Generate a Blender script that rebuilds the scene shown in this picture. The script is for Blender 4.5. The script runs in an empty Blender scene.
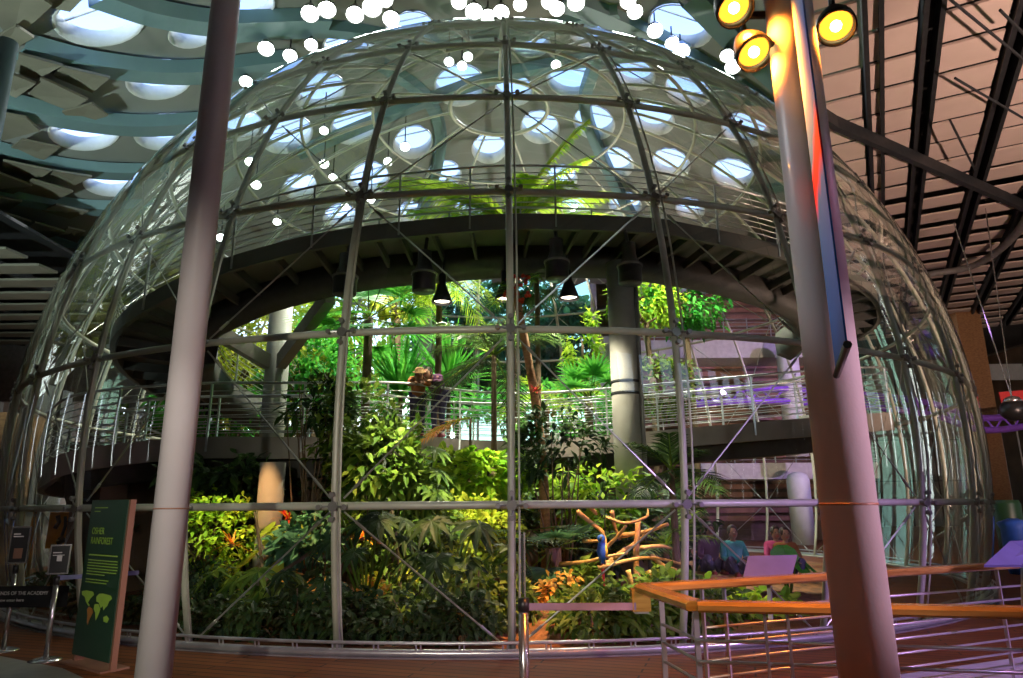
import bpy, bmesh, math, random
from mathutils import Vector as V, Matrix, noise
from mathutils.geometry import delaunay_2d_cdt
random.seed(7)
PI=math.pi; R=math.radians
sc=bpy.context.scene; COL=sc.collection
# ------------------------------------------------------------------ camera
FPX=683.5; PIT=0.23914; ROLL=-0.00719; CAMZ=1.65
fwd=V((0,math.cos(PIT),math.sin(PIT))); r0=V((1,0,0)); u0=r0.cross(fwd)
rgt=r0*math.cos(ROLL)+u0*math.sin(ROLL); upv=rgt.cross(fwd)
cd=bpy.data.cameras.new('camera'); cam=bpy.data.objects.new('camera',cd); COL.objects.link(cam)
cam.matrix_world=Matrix.Translation((0,0,CAMZ))@Matrix((rgt,upv,-fwd)).transposed().to_4x4()
cd.sensor_width=36; cd.lens=FPX/1023*36; cd.clip_end=500; sc.camera=cam
def ray(px,py): return rgt*((px-511.5)/FPX)+fwd+upv*((339-py)/FPX)
EYE=V((0,0,CAMZ))
def PZ(px,py,z): d=ray(px,py); return EYE+d*((z-CAMZ)/d.z)
def PY(px,py,y): d=ray(px,py); return EYE+d*(y/d.y)
# ------------------------------------------------------------------ materials
MATS={}
def nodes(name):
    m=bpy.data.materials.new(name); m.use_nodes=True; nt=m.node_tree
    for n in list(nt.nodes): nt.nodes.remove(n)
    o=nt.nodes.new('ShaderNodeOutputMaterial'); MATS[name]=m
    return m,nt,o
def mat(name,c,rough=.6,metal=0,c2=None,scale=6,bump=0,bscale=None,spec=.5,stretch=None,sheen=0):
    m,nt,o=nodes(name); N=nt.nodes; L=nt.links
    b=N.new('ShaderNodeBsdfPrincipled'); L.new(b.outputs[0],o.inputs[0])
    b.inputs['Roughness'].default_value=rough; b.inputs['Metallic'].default_value=metal
    b.inputs['Specular IOR Level'].default_value=spec
    tc=N.new('ShaderNodeTexCoord'); mp=N.new('ShaderNodeMapping'); L.new(tc.outputs['Object'],mp.inputs[0])
    if stretch: mp.inputs['Scale'].default_value=stretch
    nz=N.new('ShaderNodeTexNoise'); nz.inputs['Scale'].default_value=scale; nz.inputs['Detail'].default_value=4; L.new(mp.outputs[0],nz.inputs[0])
    cr=N.new('ShaderNodeValToRGB'); L.new(nz.outputs[0],cr.inputs[0])
    c2=c2 or tuple(x*.8 for x in c)
    cr.color_ramp.elements[0].position=.3; cr.color_ramp.elements[1].position=.7
    cr.color_ramp.elements[0].color=(*c2,1); cr.color_ramp.elements[1].color=(*c,1)
    L.new(cr.outputs[0],b.inputs['Base Color'])
    if bump:
        bp=N.new('ShaderNodeBump'); bp.inputs['Strength'].default_value=bump; bp.inputs['Distance'].default_value=.05
        n2=N.new('ShaderNodeTexNoise'); n2.inputs['Scale'].default_value=bscale or scale*4; L.new(mp.outputs[0],n2.inputs[0])
        L.new(n2.outputs[0],bp.inputs['Height']); L.new(bp.outputs[0],b.inputs['Normal'])
    return m
def leafmat(name,a,b_,trans=.35,rough=.5):
    m,nt,o=nodes(name); N=nt.nodes; L=nt.links
    g=N.new('ShaderNodeNewGeometry'); cr=N.new('ShaderNodeValToRGB'); L.new(g.outputs['Random Per Island'],cr.inputs[0])
    cr.color_ramp.elements[0].color=(*a,1); cr.color_ramp.elements[1].color=(*b_,1)
    p=N.new('ShaderNodeBsdfPrincipled'); p.inputs['Roughness'].default_value=rough; p.inputs['Specular IOR Level'].default_value=.2; L.new(cr.outputs[0],p.inputs['Base Color'])
    t=N.new('ShaderNodeBsdfTranslucent'); mx=N.new('ShaderNodeMixShader'); mx.inputs[0].default_value=trans
    hs=N.new('ShaderNodeHueSaturation'); hs.inputs['Hue'].default_value=.48; hs.inputs['Value'].default_value=1.5; L.new(cr.outputs[0],hs.inputs['Color'])
    L.new(hs.outputs[0],t.inputs[0]); L.new(p.outputs[0],mx.inputs[1]); L.new(t.outputs[0],mx.inputs[2]); L.new(mx.outputs[0],o.inputs[0])
    return m
def emit(name,c,s):
    m,nt,o=nodes(name); e=nt.nodes.new('ShaderNodeEmission'); e.inputs[0].default_value=(*c,1); e.inputs[1].default_value=s
    nt.links.new(e.outputs[0],o.inputs[0]); return m
def glassmat(name,tint,base=.04,power=3.0,gain=.9,bump=.0,bs=1.0,gcol=(1,1,1)):
    m,nt,o=nodes(name); N=nt.nodes; L=nt.links
    t=N.new('ShaderNodeBsdfTransparent'); t.inputs[0].default_value=(*tint,1)
    g=N.new('ShaderNodeBsdfGlossy'); g.inputs['Roughness'].default_value=.015; g.inputs['Color'].default_value=(*gcol,1)
    lw=N.new('ShaderNodeLayerWeight'); lw.inputs[0].default_value=.5
    pw=N.new('ShaderNodeMath'); pw.operation='POWER'; pw.inputs[1].default_value=power; L.new(lw.outputs['Facing'],pw.inputs[0])
    ma=N.new('ShaderNodeMath'); ma.operation='MULTIPLY_ADD'; ma.inputs[1].default_value=gain; ma.inputs[2].default_value=base; ma.use_clamp=True
    L.new(pw.outputs[0],ma.inputs[0])
    mx=N.new('ShaderNodeMixShader'); L.new(ma.outputs[0],mx.inputs[0]); L.new(t.outputs[0],mx.inputs[1]); L.new(g.outputs[0],mx.inputs[2]); L.new(mx.outputs[0],o.inputs[0])
    if bump:
        tc=N.new('ShaderNodeTexCoord'); nz=N.new('ShaderNodeTexNoise'); nz.inputs['Scale'].default_value=bs; nz.inputs['Detail'].default_value=1; L.new(tc.outputs['Object'],nz.inputs[0])
        bp=N.new('ShaderNodeBump'); bp.inputs['Strength'].default_value=bump; bp.inputs['Distance'].default_value=.1; L.new(nz.outputs[0],bp.inputs['Height']); L.new(bp.outputs[0],g.inputs['Normal'])
    return m
def plankmat(name,c1,c2,rot,width=.14,length=2.2,gap=(.02,.012,.008),rough=.55):
    m,nt,o=nodes(name); N=nt.nodes; L=nt.links
    b=N.new('ShaderNodeBsdfPrincipled'); b.inputs['Roughness'].default_value=rough; b.inputs['Specular IOR Level'].default_value=.15; L.new(b.outputs[0],o.inputs[0])
    tc=N.new('ShaderNodeTexCoord'); mp=N.new('ShaderNodeMapping'); mp.inputs['Rotation'].default_value=(0,0,rot); L.new(tc.outputs['Object'],mp.inputs[0])
    bt=N.new('ShaderNodeTexBrick'); L.new(mp.outputs[0],bt.inputs[0]); bt.inputs['Scale'].default_value=1
    bt.inputs['Brick Width'].default_value=length; bt.inputs['Row Height'].default_value=width; bt.inputs['Mortar Size'].default_value=.011
    bt.inputs['Color1'].default_value=(*c1,1); bt.inputs['Color2'].default_value=(*c2,1); bt.inputs['Mortar'].default_value=(*gap,1)
    nz=N.new('ShaderNodeTexNoise'); nz.inputs['Scale'].default_value=3; mp2=N.new('ShaderNodeMapping'); mp2.inputs['Scale'].default_value=(1,14,1); L.new(mp.outputs[0],mp2.inputs[0]); L.new(mp2.outputs[0],nz.inputs[0])
    mx=N.new('ShaderNodeMix'); mx.data_type='RGBA'; mx.blend_type='MULTIPLY'; mx.inputs[0].default_value=.5
    L.new(bt.outputs[0],mx.inputs[6]); L.new(nz.outputs[0],mx.inputs[7]); L.new(mx.outputs[2],b.inputs['Base Color'])
    return m
M=dict(
 steel=mat('steel_paint',(.56,.55,.44),.4,.1,scale=3),
 steel_d=mat('node_steel',(.30,.29,.27),.35,.6),
 rod=mat('rod_steel',(.5,.5,.45),.3,.8),
 glass=glassmat('dome_glass',(.955,.985,.965),.03,3.2,.75,bump=.12,bs=.5,gcol=(.95,1,.96)),
 clear=glassmat('window_glass',(.38,.60,.50),.03,3,.6),
 sky_glass=glassmat('skylight_glass',(.85,.92,1),.02,3,.5),
 colw=mat('column_paint',(.55,.50,.50),.38,c2=(.50,.46,.46),scale=1.5,bump=.03,bscale=30),
 colc=mat('concrete_column',(.34,.33,.29),.7,c2=(.27,.26,.22),scale=2,bump=.1),
 white=mat('white_paint',(.75,.77,.75),.5,c2=(.68,.70,.68)),
 slab=mat('pale_plaster',(.62,.62,.56),.6,c2=(.5,.5,.45)),
 shell=mat('shell_plaster',(.27,.28,.25),.75,c2=(.22,.235,.21),scale=.6,bump=.05),
 ribm=mat('ceiling_rib_paint',(.20,.33,.34),.45,c2=(.16,.27,.29),scale=.5),
 tile=mat('acoustic_tile',(.58,.47,.41),.8,c2=(.52,.42,.36),scale=1.2,bump=.08,bscale=40),
 tile_l=mat('acoustic_tile_olive',(.24,.23,.17),.8,c2=(.19,.18,.13),scale=1.2,bump=.08,bscale=40),
 dark=mat('dark_steel',(.035,.038,.04),.5,.3,c2=(.02,.022,.024)),
 black=mat('black_paint',(.015,.015,.016),.35),
 beam=mat('grey_beam',(.20,.19,.18),.5,c2=(.14,.13,.12)),
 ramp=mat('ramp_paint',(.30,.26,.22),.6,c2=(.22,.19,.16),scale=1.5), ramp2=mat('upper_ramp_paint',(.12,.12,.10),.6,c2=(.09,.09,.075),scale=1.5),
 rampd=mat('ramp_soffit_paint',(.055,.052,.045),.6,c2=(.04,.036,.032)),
 rail=mat('rail_steel',(.55,.56,.54),.3,.7),
 wood=mat('varnished_wood',(.40,.25,.06),.22,c2=(.24,.13,.025),scale=4,stretch=(1,1,8),spec=.6),
 deck=plankmat('timber_deck',(.25,.085,.024),(.17,.052,.016),R(18)),
 stone=mat('grey_green_stone',(.27,.28,.22),.35,c2=(.20,.21,.17),scale=8,bump=.05),
 conc=mat('concrete_wall',(.38,.34,.28),.8,c2=(.28,.25,.20),scale=1.2,bump=.15),
 curb=mat('kerb_concrete',(.50,.46,.48),.6,c2=(.38,.35,.37),scale=5,bump=.1),
 brown=mat('brown_wall',(.16,.10,.06),.8,c2=(.09,.06,.04),scale=1),
 soil=mat('soil',(.30,.12,.04),.95,c2=(.06,.03,.014),scale=6,bump=.8,bscale=14),
 bark=mat('bark',(.20,.13,.075),.9,c2=(.08,.055,.03),scale=10,bump=.6,stretch=(1,1,.3)),
 bark_l=mat('pale_bark',(.42,.22,.09),.8,c2=(.24,.12,.05),scale=8,bump=.5,stretch=(1,1,3)),
 perch=mat('stripped_branch',(.62,.34,.13),.7,c2=(.40,.20,.07),scale=9,bump=.4),
 l_bright=leafmat('leaf_bright',(.10,.28,.015),(.40,.55,.05),.5),
 l_yel=leafmat('leaf_yellow_green',(.24,.36,.02),(.60,.62,.08),.5),
 l_mid=leafmat('leaf_mid',(.03,.085,.010),(.17,.26,.035),.35),
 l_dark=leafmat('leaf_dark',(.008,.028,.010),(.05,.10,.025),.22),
 l_blue=leafmat('leaf_bluegreen',(.03,.10,.06),(.10,.22,.12),.3),
 l_emer=leafmat('leaf_emerald',(.02,.20,.03),(.10,.45,.05),.4),
 l_orange=leafmat('leaf_orange',(.65,.10,.01),(.85,.40,.04),.3),
 l_red=leafmat('leaf_red',(.45,.02,.01),(.75,.12,.03),.3),
 l_dry=leafmat('leaf_dry',(.60,.28,.04),(.80,.55,.14),.4),
 sign=mat('sign_green',(.012,.05,.022),.4,c2=(.010,.042,.018),scale=1),
 copper=mat('brushed_bronze',(.30,.15,.09),.5,.1,c2=(.22,.10,.06),scale=3,stretch=(1,1,.2)),
 lime=mat('sign_lime',(.36,.60,.07),.5), ochre=mat('sign_ochre',(.42,.17,.02),.5), cream=mat('sign_text_white',(.65,.65,.6),.5),
 purple=mat('lavender_panel',(.15,.16,.33),.45), belt=mat('belt_fabric',(.22,.15,.24),.7),
 chrome=mat('brushed_chrome',(.62,.60,.60),.22,.9), orange=mat('orange_paint',(.80,.32,.02),.5,c2=(.7,.26,.02)),
 blue=mat('blue_cloth',(.02,.10,.55),.6), ban=None,
 reflect=mat('lamp_reflector',(.9,.5,.15),.2,.8),
 em_w=emit('lamp_white',(.93,1,.97),14), em_c=emit('lamp_warm_white',(1,.85,.7),5), em_o=emit('lamp_amber',(1,.30,.02),2.2), em_b=emit('lamp_bulb',(1,.75,.3),9),
 trackp=mat('purple_truss_paint',(.36,.14,.85),.35,.2), redb=mat('red_fabric',(.55,.03,.03),.6),
 skin=mat('skin',(.38,.20,.13),.5), hair=mat('dark_hair',(.03,.02,.015),.5), hat=mat('tan_hat',(.30,.17,.06),.7),
 top_o=mat('orange_shirt',(.36,.12,.03),.8), top_p=mat('plum_jacket',(.10,.03,.09),.8), top_t=mat('teal_top',(.03,.30,.30),.8), top_k=mat('pink_top',(.55,.05,.18),.8),
 jeans=mat('dark_jeans',(.05,.04,.10),.8), shoe=mat('shoe',(.25,.03,.04),.6),
 mac_b=mat('macaw_blue',(.02,.10,.50),.5), mac_y=mat('macaw_yellow',(.8,.45,.03),.5),
)
def bannermat():
    m,nt,o=nodes('banner_print'); N=nt.nodes; L=nt.links
    b=N.new('ShaderNodeBsdfPrincipled'); b.inputs['Roughness'].default_value=.8; b.inputs['Specular IOR Level'].default_value=.05; L.new(b.outputs[0],o.inputs[0])
    tc=N.new('ShaderNodeTexCoord'); sx=N.new('ShaderNodeSeparateXYZ'); L.new(tc.outputs['Object'],sx.inputs[0])
    wv=N.new('ShaderNodeTexNoise'); wv.inputs['Scale'].default_value=3; L.new(tc.outputs['Object'],wv.inputs[0])
    ma=N.new('ShaderNodeMath'); ma.operation='MULTIPLY_ADD'; ma.inputs[1].default_value=.12; L.new(wv.outputs[0],ma.inputs[0])
    mb=N.new('ShaderNodeMath'); mb.operation='DIVIDE'; mb.inputs[1].default_value=2.4; L.new(sx.outputs[2],mb.inputs[0]); L.new(mb.outputs[0],ma.inputs[2])
    cr=N.new('ShaderNodeValToRGB'); L.new(ma.outputs[0],cr.inputs[0]); e=cr.color_ramp.elements
    e[0].position=.0; e[0].color=(.02,.09,.38,1); e[1].position=.92; e[1].color=(.50,.60,.80,1)
    for p,c in ((.40,(.03,.14,.5,1)),(.44,(.5,.03,.05,1)),(.50,(.55,.04,.06,1)),(.54,(.03,.16,.55,1)),(.66,(.10,.20,.6,1))):
        x=e.new(p); x.color=c
    L.new(cr.outputs[0],b.inputs['Base Color']); return m
M['ban']=bannermat()
# ------------------------------------------------------------------ builders
ORG={}
def setp(o,label=None,cat=None,group=None,kind=None):
    if label: o['label']=label
    if cat: o['category']=cat
    if group: o['group']=group
    if kind: o['kind']=kind
def thing(name,label,cat,loc=(0,0,0),group=None,kind=None):
    o=bpy.data.objects.new(name,None); COL.objects.link(o); o.location=loc; ORG[o.name]=V(loc); o.empty_display_size=.2
    setp(o,label,cat,group,kind); return o
class MB:
    def __init__(s): s.v=[]; s.f=[]
    def build(s,name,m,parent=None,smooth=False,loc=None,**kw):
        me=bpy.data.meshes.new(name); off=ORG[parent.name] if parent else V(loc or (0,0,0))
        me.from_pydata([tuple(V(p)-off) for p in s.v],[],s.f); me.materials.append(MATS[m] if isinstance(m,str) and m in MATS else (M[m] if isinstance(m,str) else m))
        if smooth:
            me.polygons.foreach_set('use_smooth',[True]*len(me.polygons))
        me.update(); o=bpy.data.objects.new(name,me); COL.objects.link(o)
        if parent: o.parent=parent
        else: o.location=off
        ORG[o.name]=off; setp(o,**kw); return o
    def poly(s,pts):
        n=len(s.v); s.v+=[V(p) for p in pts]; s.f.append(tuple(range(n,n+len(pts))))
    def box(s,c,d,rz=0,mtx=None):
        c=V(c); h=[x/2 for x in d]; m=mtx or Matrix.Rotation(rz,3,'Z'); n=len(s.v)
        for x in (-1,1):
            for y in (-1,1):
                for z in (-1,1): s.v.append(c+m@V((x*h[0],y*h[1],z*h[2])))
        s.f+=[tuple(n+i for i in q) for q in ((0,1,3,2),(4,6,7,5),(0,4,5,1),(2,3,7,6),(0,2,6,4),(1,5,7,3))]
    def bar(s,a,b,w,h):   # rectangular bar a->b
        a=V(a);b=V(b);d=b-a; m=d.to_track_quat('Y','Z').to_matrix(); s.box((a+b)/2,(w,d.length,h),mtx=m)
    def tube(s,pts,r,n=8,closed=False,cap=True):
        pts=[V(p) for p in pts]; k=len(pts); base=len(s.v); rr=r if isinstance(r,(list,tuple)) else [r]*k; prev=None
        for i,p in enumerate(pts):
            if closed: t=pts[(i+1)%k]-pts[i-1]
            else: t=pts[min(i+1,k-1)]-pts[max(i-1,0)]
            t.normalize()
            if prev is None: x=t.orthogonal().normalized()
            else: x=(prev-t*prev.dot(t)); x=x.normalized() if x.length>1e-6 else t.orthogonal().normalized()
            prev=x; y=t.cross(x)
            for j in range(n):
                a=2*PI*j/n; s.v.append(p+(x*math.cos(a)+y*math.sin(a))*rr[i])
        for i in range(k if closed else k-1):
            i2=(i+1)%k
            for j in range(n):
                j2=(j+1)%n; s.f.append((base+i*n+j,base+i*n+j2,base+i2*n+j2,base+i2*n+j))
        if cap and not closed:
            s.f.append(tuple(base+j for j in range(n))[::-1]); s.f.append(tuple(base+(k-1)*n+j for j in range(n)))
    def lathe(s,o,prof,n=16,axis=(0,0,1)):
        o=V(o); q=V((0,0,1)).rotation_difference(V(axis)).to_matrix(); b=len(s.v)
        for r_,z in prof:
            for j in range(n): a=2*PI*j/n; s.v.append(o+q@V((r_*math.cos(a),r_*math.sin(a),z)))
        for i in range(len(prof)-1):
            for j in range(n):
                j2=(j+1)%n; s.f.append((b+i*n+j,b+i*n+j2,b+(i+1)*n+j2,b+(i+1)*n+j))
        if prof[0][0]>1e-4: s.f.append(tuple(b+j for j in range(n))[::-1])
        if prof[-1][0]>1e-4: s.f.append(tuple(b+(len(prof)-1)*n+j for j in range(n)))
    def ball(s,c,r,n=10,sc_=(1,1,1)):
        c=V(c); b=len(s.v); m=n//2
        for i in range(1,m):
            t=PI*i/m
            for j in range(n): a=2*PI*j/n; s.v.append(c+V((r*math.sin(t)*math.cos(a)*sc_[0],r*math.sin(t)*math.sin(a)*sc_[1],r*math.cos(t)*sc_[2])))
        s.v+= [c+V((0,0,r*sc_[2])),c-V((0,0,r*sc_[2]))]; T=len(s.v)-2
        for i in range(m-2):
            for j in range(n): j2=(j+1)%n; s.f.append((b+i*n+j,b+i*n+j2,b+(i+1)*n+j2,b+(i+1)*n+j))
        for j in range(n):
            j2=(j+1)%n; s.f.append((T,b+j2,b+j)); s.f.append((T+1,b+(m-2)*n+j,b+(m-2)*n+j2))
    def leaf(s,p,d,up,L,W,droop=.25):
        p=V(p); d=V(d).normalized(); side=d.cross(V(up))
        side=side.normalized() if side.length>1e-4 else d.orthogonal().normalized()
        nn=side.cross(d); n=len(s.v); dn=V((0,0,-1))
        s.v+=[p, p+d*L*.38+side*W*.5+nn*W*.12+dn*L*droop*.1, p+d*L*.38-side*W*.5+nn*W*.12+dn*L*droop*.1, p+d*L*.42+dn*L*droop*.15,
              p+d*L*.75+side*W*.34+dn*L*droop*.45, p+d*L*.75-side*W*.34+dn*L*droop*.45, p+d*L+dn*L*droop]
        s.f+=[(n,n+3,n+1),(n,n+2,n+3),(n+1,n+3,n+6,n+4),(n+2,n+5,n+6,n+3)]
    def blade(s,p,d,L,W,droop=.3,up=(0,0,1),k=3):
        p=V(p); d=V(d).normalized(); side=d.cross(V(up)); side=side.normalized() if side.length>1e-4 else d.orthogonal().normalized()
        n=len(s.v)
        for i in range(k+1):
            t=i/k; c=p+d*L*t+V((0,0,-1))*L*droop*t*t; w=W*.5*(1-t**2)*(.35+.65*min(1,t*3+.3))
            if i==k: s.v.append(c)
            else: s.v+=[c-side*w,c+side*w]
        for i in range(k-1): s.f.append((n+2*i,n+2*i+1,n+2*i+3,n+2*i+2))
        s.f.append((n+2*k-2,n+2*k-1,n+2*k))
def rv(rnd=random): 
    while True:
        v=V((rnd.uniform(-1,1),rnd.uniform(-1,1),rnd.uniform(-1,1)))
        if .01<v.length<1: return v
def spline(pts,k=6):
    pts=[V(p) for p in pts]; out=[]
    P=[pts[0]*2-pts[1]]+pts+[pts[-1]*2-pts[-2]]
    for i in range(1,len(P)-2):
        for j in range(k):
            t=j/k; a,b,c,d=P[i-1],P[i],P[i+1],P[i+2]
            out.append(.5*((2*b)+(c-a)*t+(2*a-5*b+4*c-d)*t*t+(3*b-a-3*c+d)*t**3))
    out.append(pts[-1]); return out
# ------------------------------------------------------------------ dome
DC=V((-.338,19.16,2.80)); DR=11.06; T0=R(1.69); NM=33; DT=2*PI/NM
LAT=[-14.67,-5.92,4.98,15.62,26.34,36.76,47.3,58.0,69.5]
def sph(t,lat,r=DR):
    lat=R(lat); return DC+V((r*math.cos(lat)*math.sin(t),-r*math.cos(lat)*math.cos(t),r*math.sin(lat)))
dome=thing('glass_dome','huge spherical glass dome on grey steel ribs enclosing the rainforest','glass dome',(DC.x,DC.y,0))
for i,l in enumerate(LAT):
    b=MB(); b.tube([sph(2*PI*j/132,l) for j in range(132)],.047 if i>0 else .04,8,closed=True)
    b.build('ring_rail','steel',dome,True)
for k in range(NM):
    t=T0+k*DT; b=MB(); n=26
    b.tube([sph(t,-14.67+(LAT[-1]+14.67)*j/n) for j in range(n+1)],.046,8)
    # slim outer strip carrying the glass joints
    b.tube([sph(t+.008,-14.67+(LAT[-1]+14.67)*j/n,DR+.06) for j in range(n+1)],.014,5)
    b.build('meridian_rib','steel',dome,True)
# hub ring at the crown
b=MB(); b.tube([sph(2*PI*j/40,82) for j in range(40)],.07,8,closed=True)
for k in range(11): b.tube([sph(T0+3*k*DT,69.5+12.5*j/4) for j in range(5)],.04,6)
b.build('crown_ring','steel',dome,True)
# glass shell one band per row of panes
for i in range(len(LAT)):
    l0=LAT[i]; l1=LAT[i+1] if i+1<len(LAT) else 90; b=MB(); m=5; n=NM*4
    for a in range(m+1):
        for j in range(n): b.v.append(sph(T0+2*PI*j/n,l0+(l1-l0)*a/m,DR+.10))
    for a in range(m):
        for j in range(n): j2=(j+1)%n; b.f.append((a*n+j,a*n+j2,(a+1)*n+j2,(a+1)*n+j))
    b.build('glazing','glass',dome,True)
def infr(k): return abs(((k+NM//2)%NM)-NM//2)
# clamps (spider nodes)
cl=MB(); ncl=0
order=sorted([(infr(k),k,i) for k in range(NM) for i in range(1,7)])
for rank,(q,k,i) in enumerate(order):
    t=T0+k*DT; tgt=MB() if rank<96 else cl
    P=sph(t,LAT[i]); nn=(P-DC).normalized(); e=V((math.cos(t),math.sin(t),0)); u=nn.cross(e)*-1
    tgt.tube([P-nn*.02,P+nn*.07],.062,8)
    for a in (-1,1):
        tgt.tube([P+nn*.04,P+nn*.09+e*a*.16],.013,5); tgt.tube([P+nn*.05+e*a*.16,P+nn*.11+e*a*.16],.032,8)
        tgt.tube([P+nn*.04,P+nn*.09+u*a*.14],.013,5); tgt.tube([P+nn*.05+u*a*.14,P+nn*.11+u*a*.14],.032,8)
    if rank<96: tgt.build('node_clamp','steel_d',dome)
cl.build('node_clamp','steel_d',dome,kind='stuff')
# brace rods
rest=MB(); jobs=[]
def kk_(k): return ((k+NM//2)%NM)-NM//2
for k in range(NM):
    q=kk_(k); a0,a1=T0+q*DT,T0+(q+1)*DT
    for i in range(0,7):
        if (q+i)%2==0: jobs.append((abs(q)+.01*i,a0,LAT[i],a1,LAT[i+1]))
        else: jobs.append((abs(q)+.01*i,a1,LAT[i],a0,LAT[i+1]))
jobs.sort(key=lambda x:x[0])
for r_,(q,a,la,c,lc) in enumerate(jobs):
    b=MB() if r_<96 else rest
    A=sph(a,la,DR-.05);B=sph(c,lc,DR-.05); d=(B-A).normalized(); b.tube([A+d*.12,B-d*.12],.0115,5); b.tube([A+d*.3,A+d*.45],.02,6); b.tube([B-d*.45,B-d*.3],.02,6)
    if r_<96: b.build('brace_rod','rod',dome)
rest.build('brace_rod','rod',dome,kind='stuff')
# base track: two tubes, brackets, kerb
b=MB(); n=160; RB=DR*math.cos(R(-14.67))
def ringpt(rad,a,z): return V((DC.x+rad*math.sin(a),DC.y-rad*math.cos(a),z))
b.tube([ringpt(RB+.22,2*PI*j/n,.05) for j in range(n)],.045,8,closed=True); b.build('base_tube','rail',dome,True)
b=MB(); b.tube([ringpt(RB+.25,2*PI*j/n,.16) for j in range(n)],.020,6,closed=True); b.build('guard_rail','rail',dome,True)
for k in range(60):
    a=R(-75)+R(150)*k/59; b=MB(); 
    for s_ in (-.02,.02): b.tube([ringpt(RB+.23,a+s_*.12,.06),ringpt(RB+.25,a+s_*.12,.16)],.010,5)
    b.build('rail_bracket','rail',dome)
b=MB(); prof=[(RB-.10,.0),(RB-.10,.015),(RB+.30,.015),(RB+.30,.0)]
b.lathe((DC.x,DC.y,0),prof,128); b.f=b.f[:-2]; b.build('base_kerb','beam',dome)
# ------------------------------------------------------------------ ceiling
def smooth(t): t=max(0,min(1,t)); return .5+.5*math.cos(PI*t)
def ceilz(x,y):
    rho=math.hypot(x-DC.x,y-DC.y); return 12.3+5.2*smooth(rho/18)
def onceil(px,py,off=0):
    d=ray(px,py); t=4
    while t<90:
        p=EYE+d*t
        if p.z>=ceilz(p.x,p.y)-off: return p
        t+=.05
    return EYE+d*90
PORT=[(100,20,37),(192,32,20),(85,131,29),(165,131,26),(110,182,22),(160,78,28),(215,75,22),(246,5,26),(350,44,26),
 (354,125,22),(460,84,25),(413,141,19),(461,113,20),(489,147,17),(444,174,17),(369,178,20),(514,88,19),(571,77,24),(540,126,19),(594,121,20),(615,161,18),(671,162,18),(653,117,20),
 (688,88,22),(733,173,20),(562,176,15),(634,72,20),(287,133,24),(262,168,24),(320,90,24),(240,125,20),(505,170,15),(625,204,16),(575,206,14),(690,208,14),(470,208,15),(410,212,14),(340,215,16),(300,185,16),
 (600,30,30),(680,25,30),(560,8,26),(270,25,24),(410,28,24),(745,128,22),(715,105,18),(770,100,24),(720,20,30),(640,5,24),(530,40,20)]
holes=[]
for px,py,r_ in PORT:
    p=onceil(px,py); D=(p-EYE).dot(fwd); rad=min(1.15,max(.55,r_/FPX*D))
    if all((V((p.x,p.y))-V((h[0],h[1]))).length>rad+h[2]+.12 for h in holes) and p.y<45: holes.append((p.x,p.y,rad))
X0,X1,Y0,Y1=-30,36,-14,52
vs=[];es=[]
def inh(x,y,m): return any(math.hypot(x-h[0],y-h[1])<h[2]+m for h in holes)
i=0
x=X0
while x<=X1+.01:
    y=Y0
    while y<=Y1+.01:
        if not inh(x,y,.25): vs.append(V((x,y)))
        y+=1.0
    x+=1.0
for hx,hy,hr in holes:
    n0=len(vs)
    for j in range(24): a=2*PI*j/24; vs.append(V((hx+hr*math.cos(a),hy+hr*math.sin(a))))
    es+=[(n0+j,n0+(j+1)%24) for j in range(24)]
o=delaunay_2d_cdt(vs,es,[],0,1e-5)
b=MB(); b.v=[V((p.x,p.y,ceilz(p.x,p.y))) for p in o[0]]
for f in o[2]:
    c=sum((o[0][i] for i in f),V((0,0)))/len(f)
    if not inh(c.x,c.y,-.02) and not (c.y>33.5 and c.x<11): b.f.append(tuple(f))
ceil=b.build('ceiling','shell',None,True,kind='structure'); ORG[ceil.name]=V((0,0,0))
for i,(hx,hy,hr) in enumerate(holes):
    z=[ceilz(hx+hr*math.cos(2*PI*j/24),hy+hr*math.sin(2*PI*j/24)) for j in range(24)]; zt=0
    b=MB()
    for j in range(24):
        a=2*PI*j/24; c,s=math.cos(a),math.sin(a)
        b.v+=[V((hx+hr*1.04*c,hy+hr*1.04*s,z[j]-.06)),V((hx+hr*.97*c,hy+hr*.97*s,z[j]-.06)),V((hx+hr*.97*c,hy+hr*.97*s,z[j]+.42))]
    for j in range(24):
        j2=(j+1)%24; b.f+=[(3*j,3*j2,3*j2+1,3*j+1),(3*j+1,3*j2+1,3*j2+2,3*j+2)]
    w=b.build('window_%d'%(i+1),'white',None,True,loc=(hx,hy,z[0]+.42),kind='structure')
    g=MB(); g.poly([(hx+hr*.97*math.cos(2*PI*j/24),hy+hr*.97*math.sin(2*PI*j/24),z[j]+.42) for j in range(24)]); g.build('pane','sky_glass',w)
    g=MB(); g.bar((hx-hr*.95,hy,z[12]+.38),(hx+hr*.95,hy,z[0]+.38),.05,.05); g.build('glazing_bar','white',w)
# curved ribs on the shell, left part
def band(pts,w,h,name='rib',m='ribm',off=.25):
    P=[onceil(*q) for q in pts]; P=spline(P,6); b=MB(); n0=0; k=len(P)
    for i,p in enumerate(P):
        t=(P[min(i+1,k-1)]-P[max(i-1,0)]); t.z=0; t.normalize(); s=V((-t.y,t.x,0)); z=ceilz(p.x,p.y)
        b.v+=[V((p.x,p.y,z+.02))-s*w,V((p.x,p.y,z-h))-s*w*.75,V((p.x,p.y,z-h))+s*w*.75,V((p.x,p.y,z+.02))+s*w]
    for i in range(k-1):
        for j in range(3): b.f.append((4*i+j,4*i+j+1,4*i+5+j,4*i+4+j))
    return b.build(name,m,ceil,False)
band([(20,40),(100,60),(190,68),(290,58)],.5,.35)
band([(-30,88),(60,112),(140,122),(220,118)],.5,.35)
band([(-30,138),(50,160),(120,168),(200,166)],.45,.3)
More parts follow.
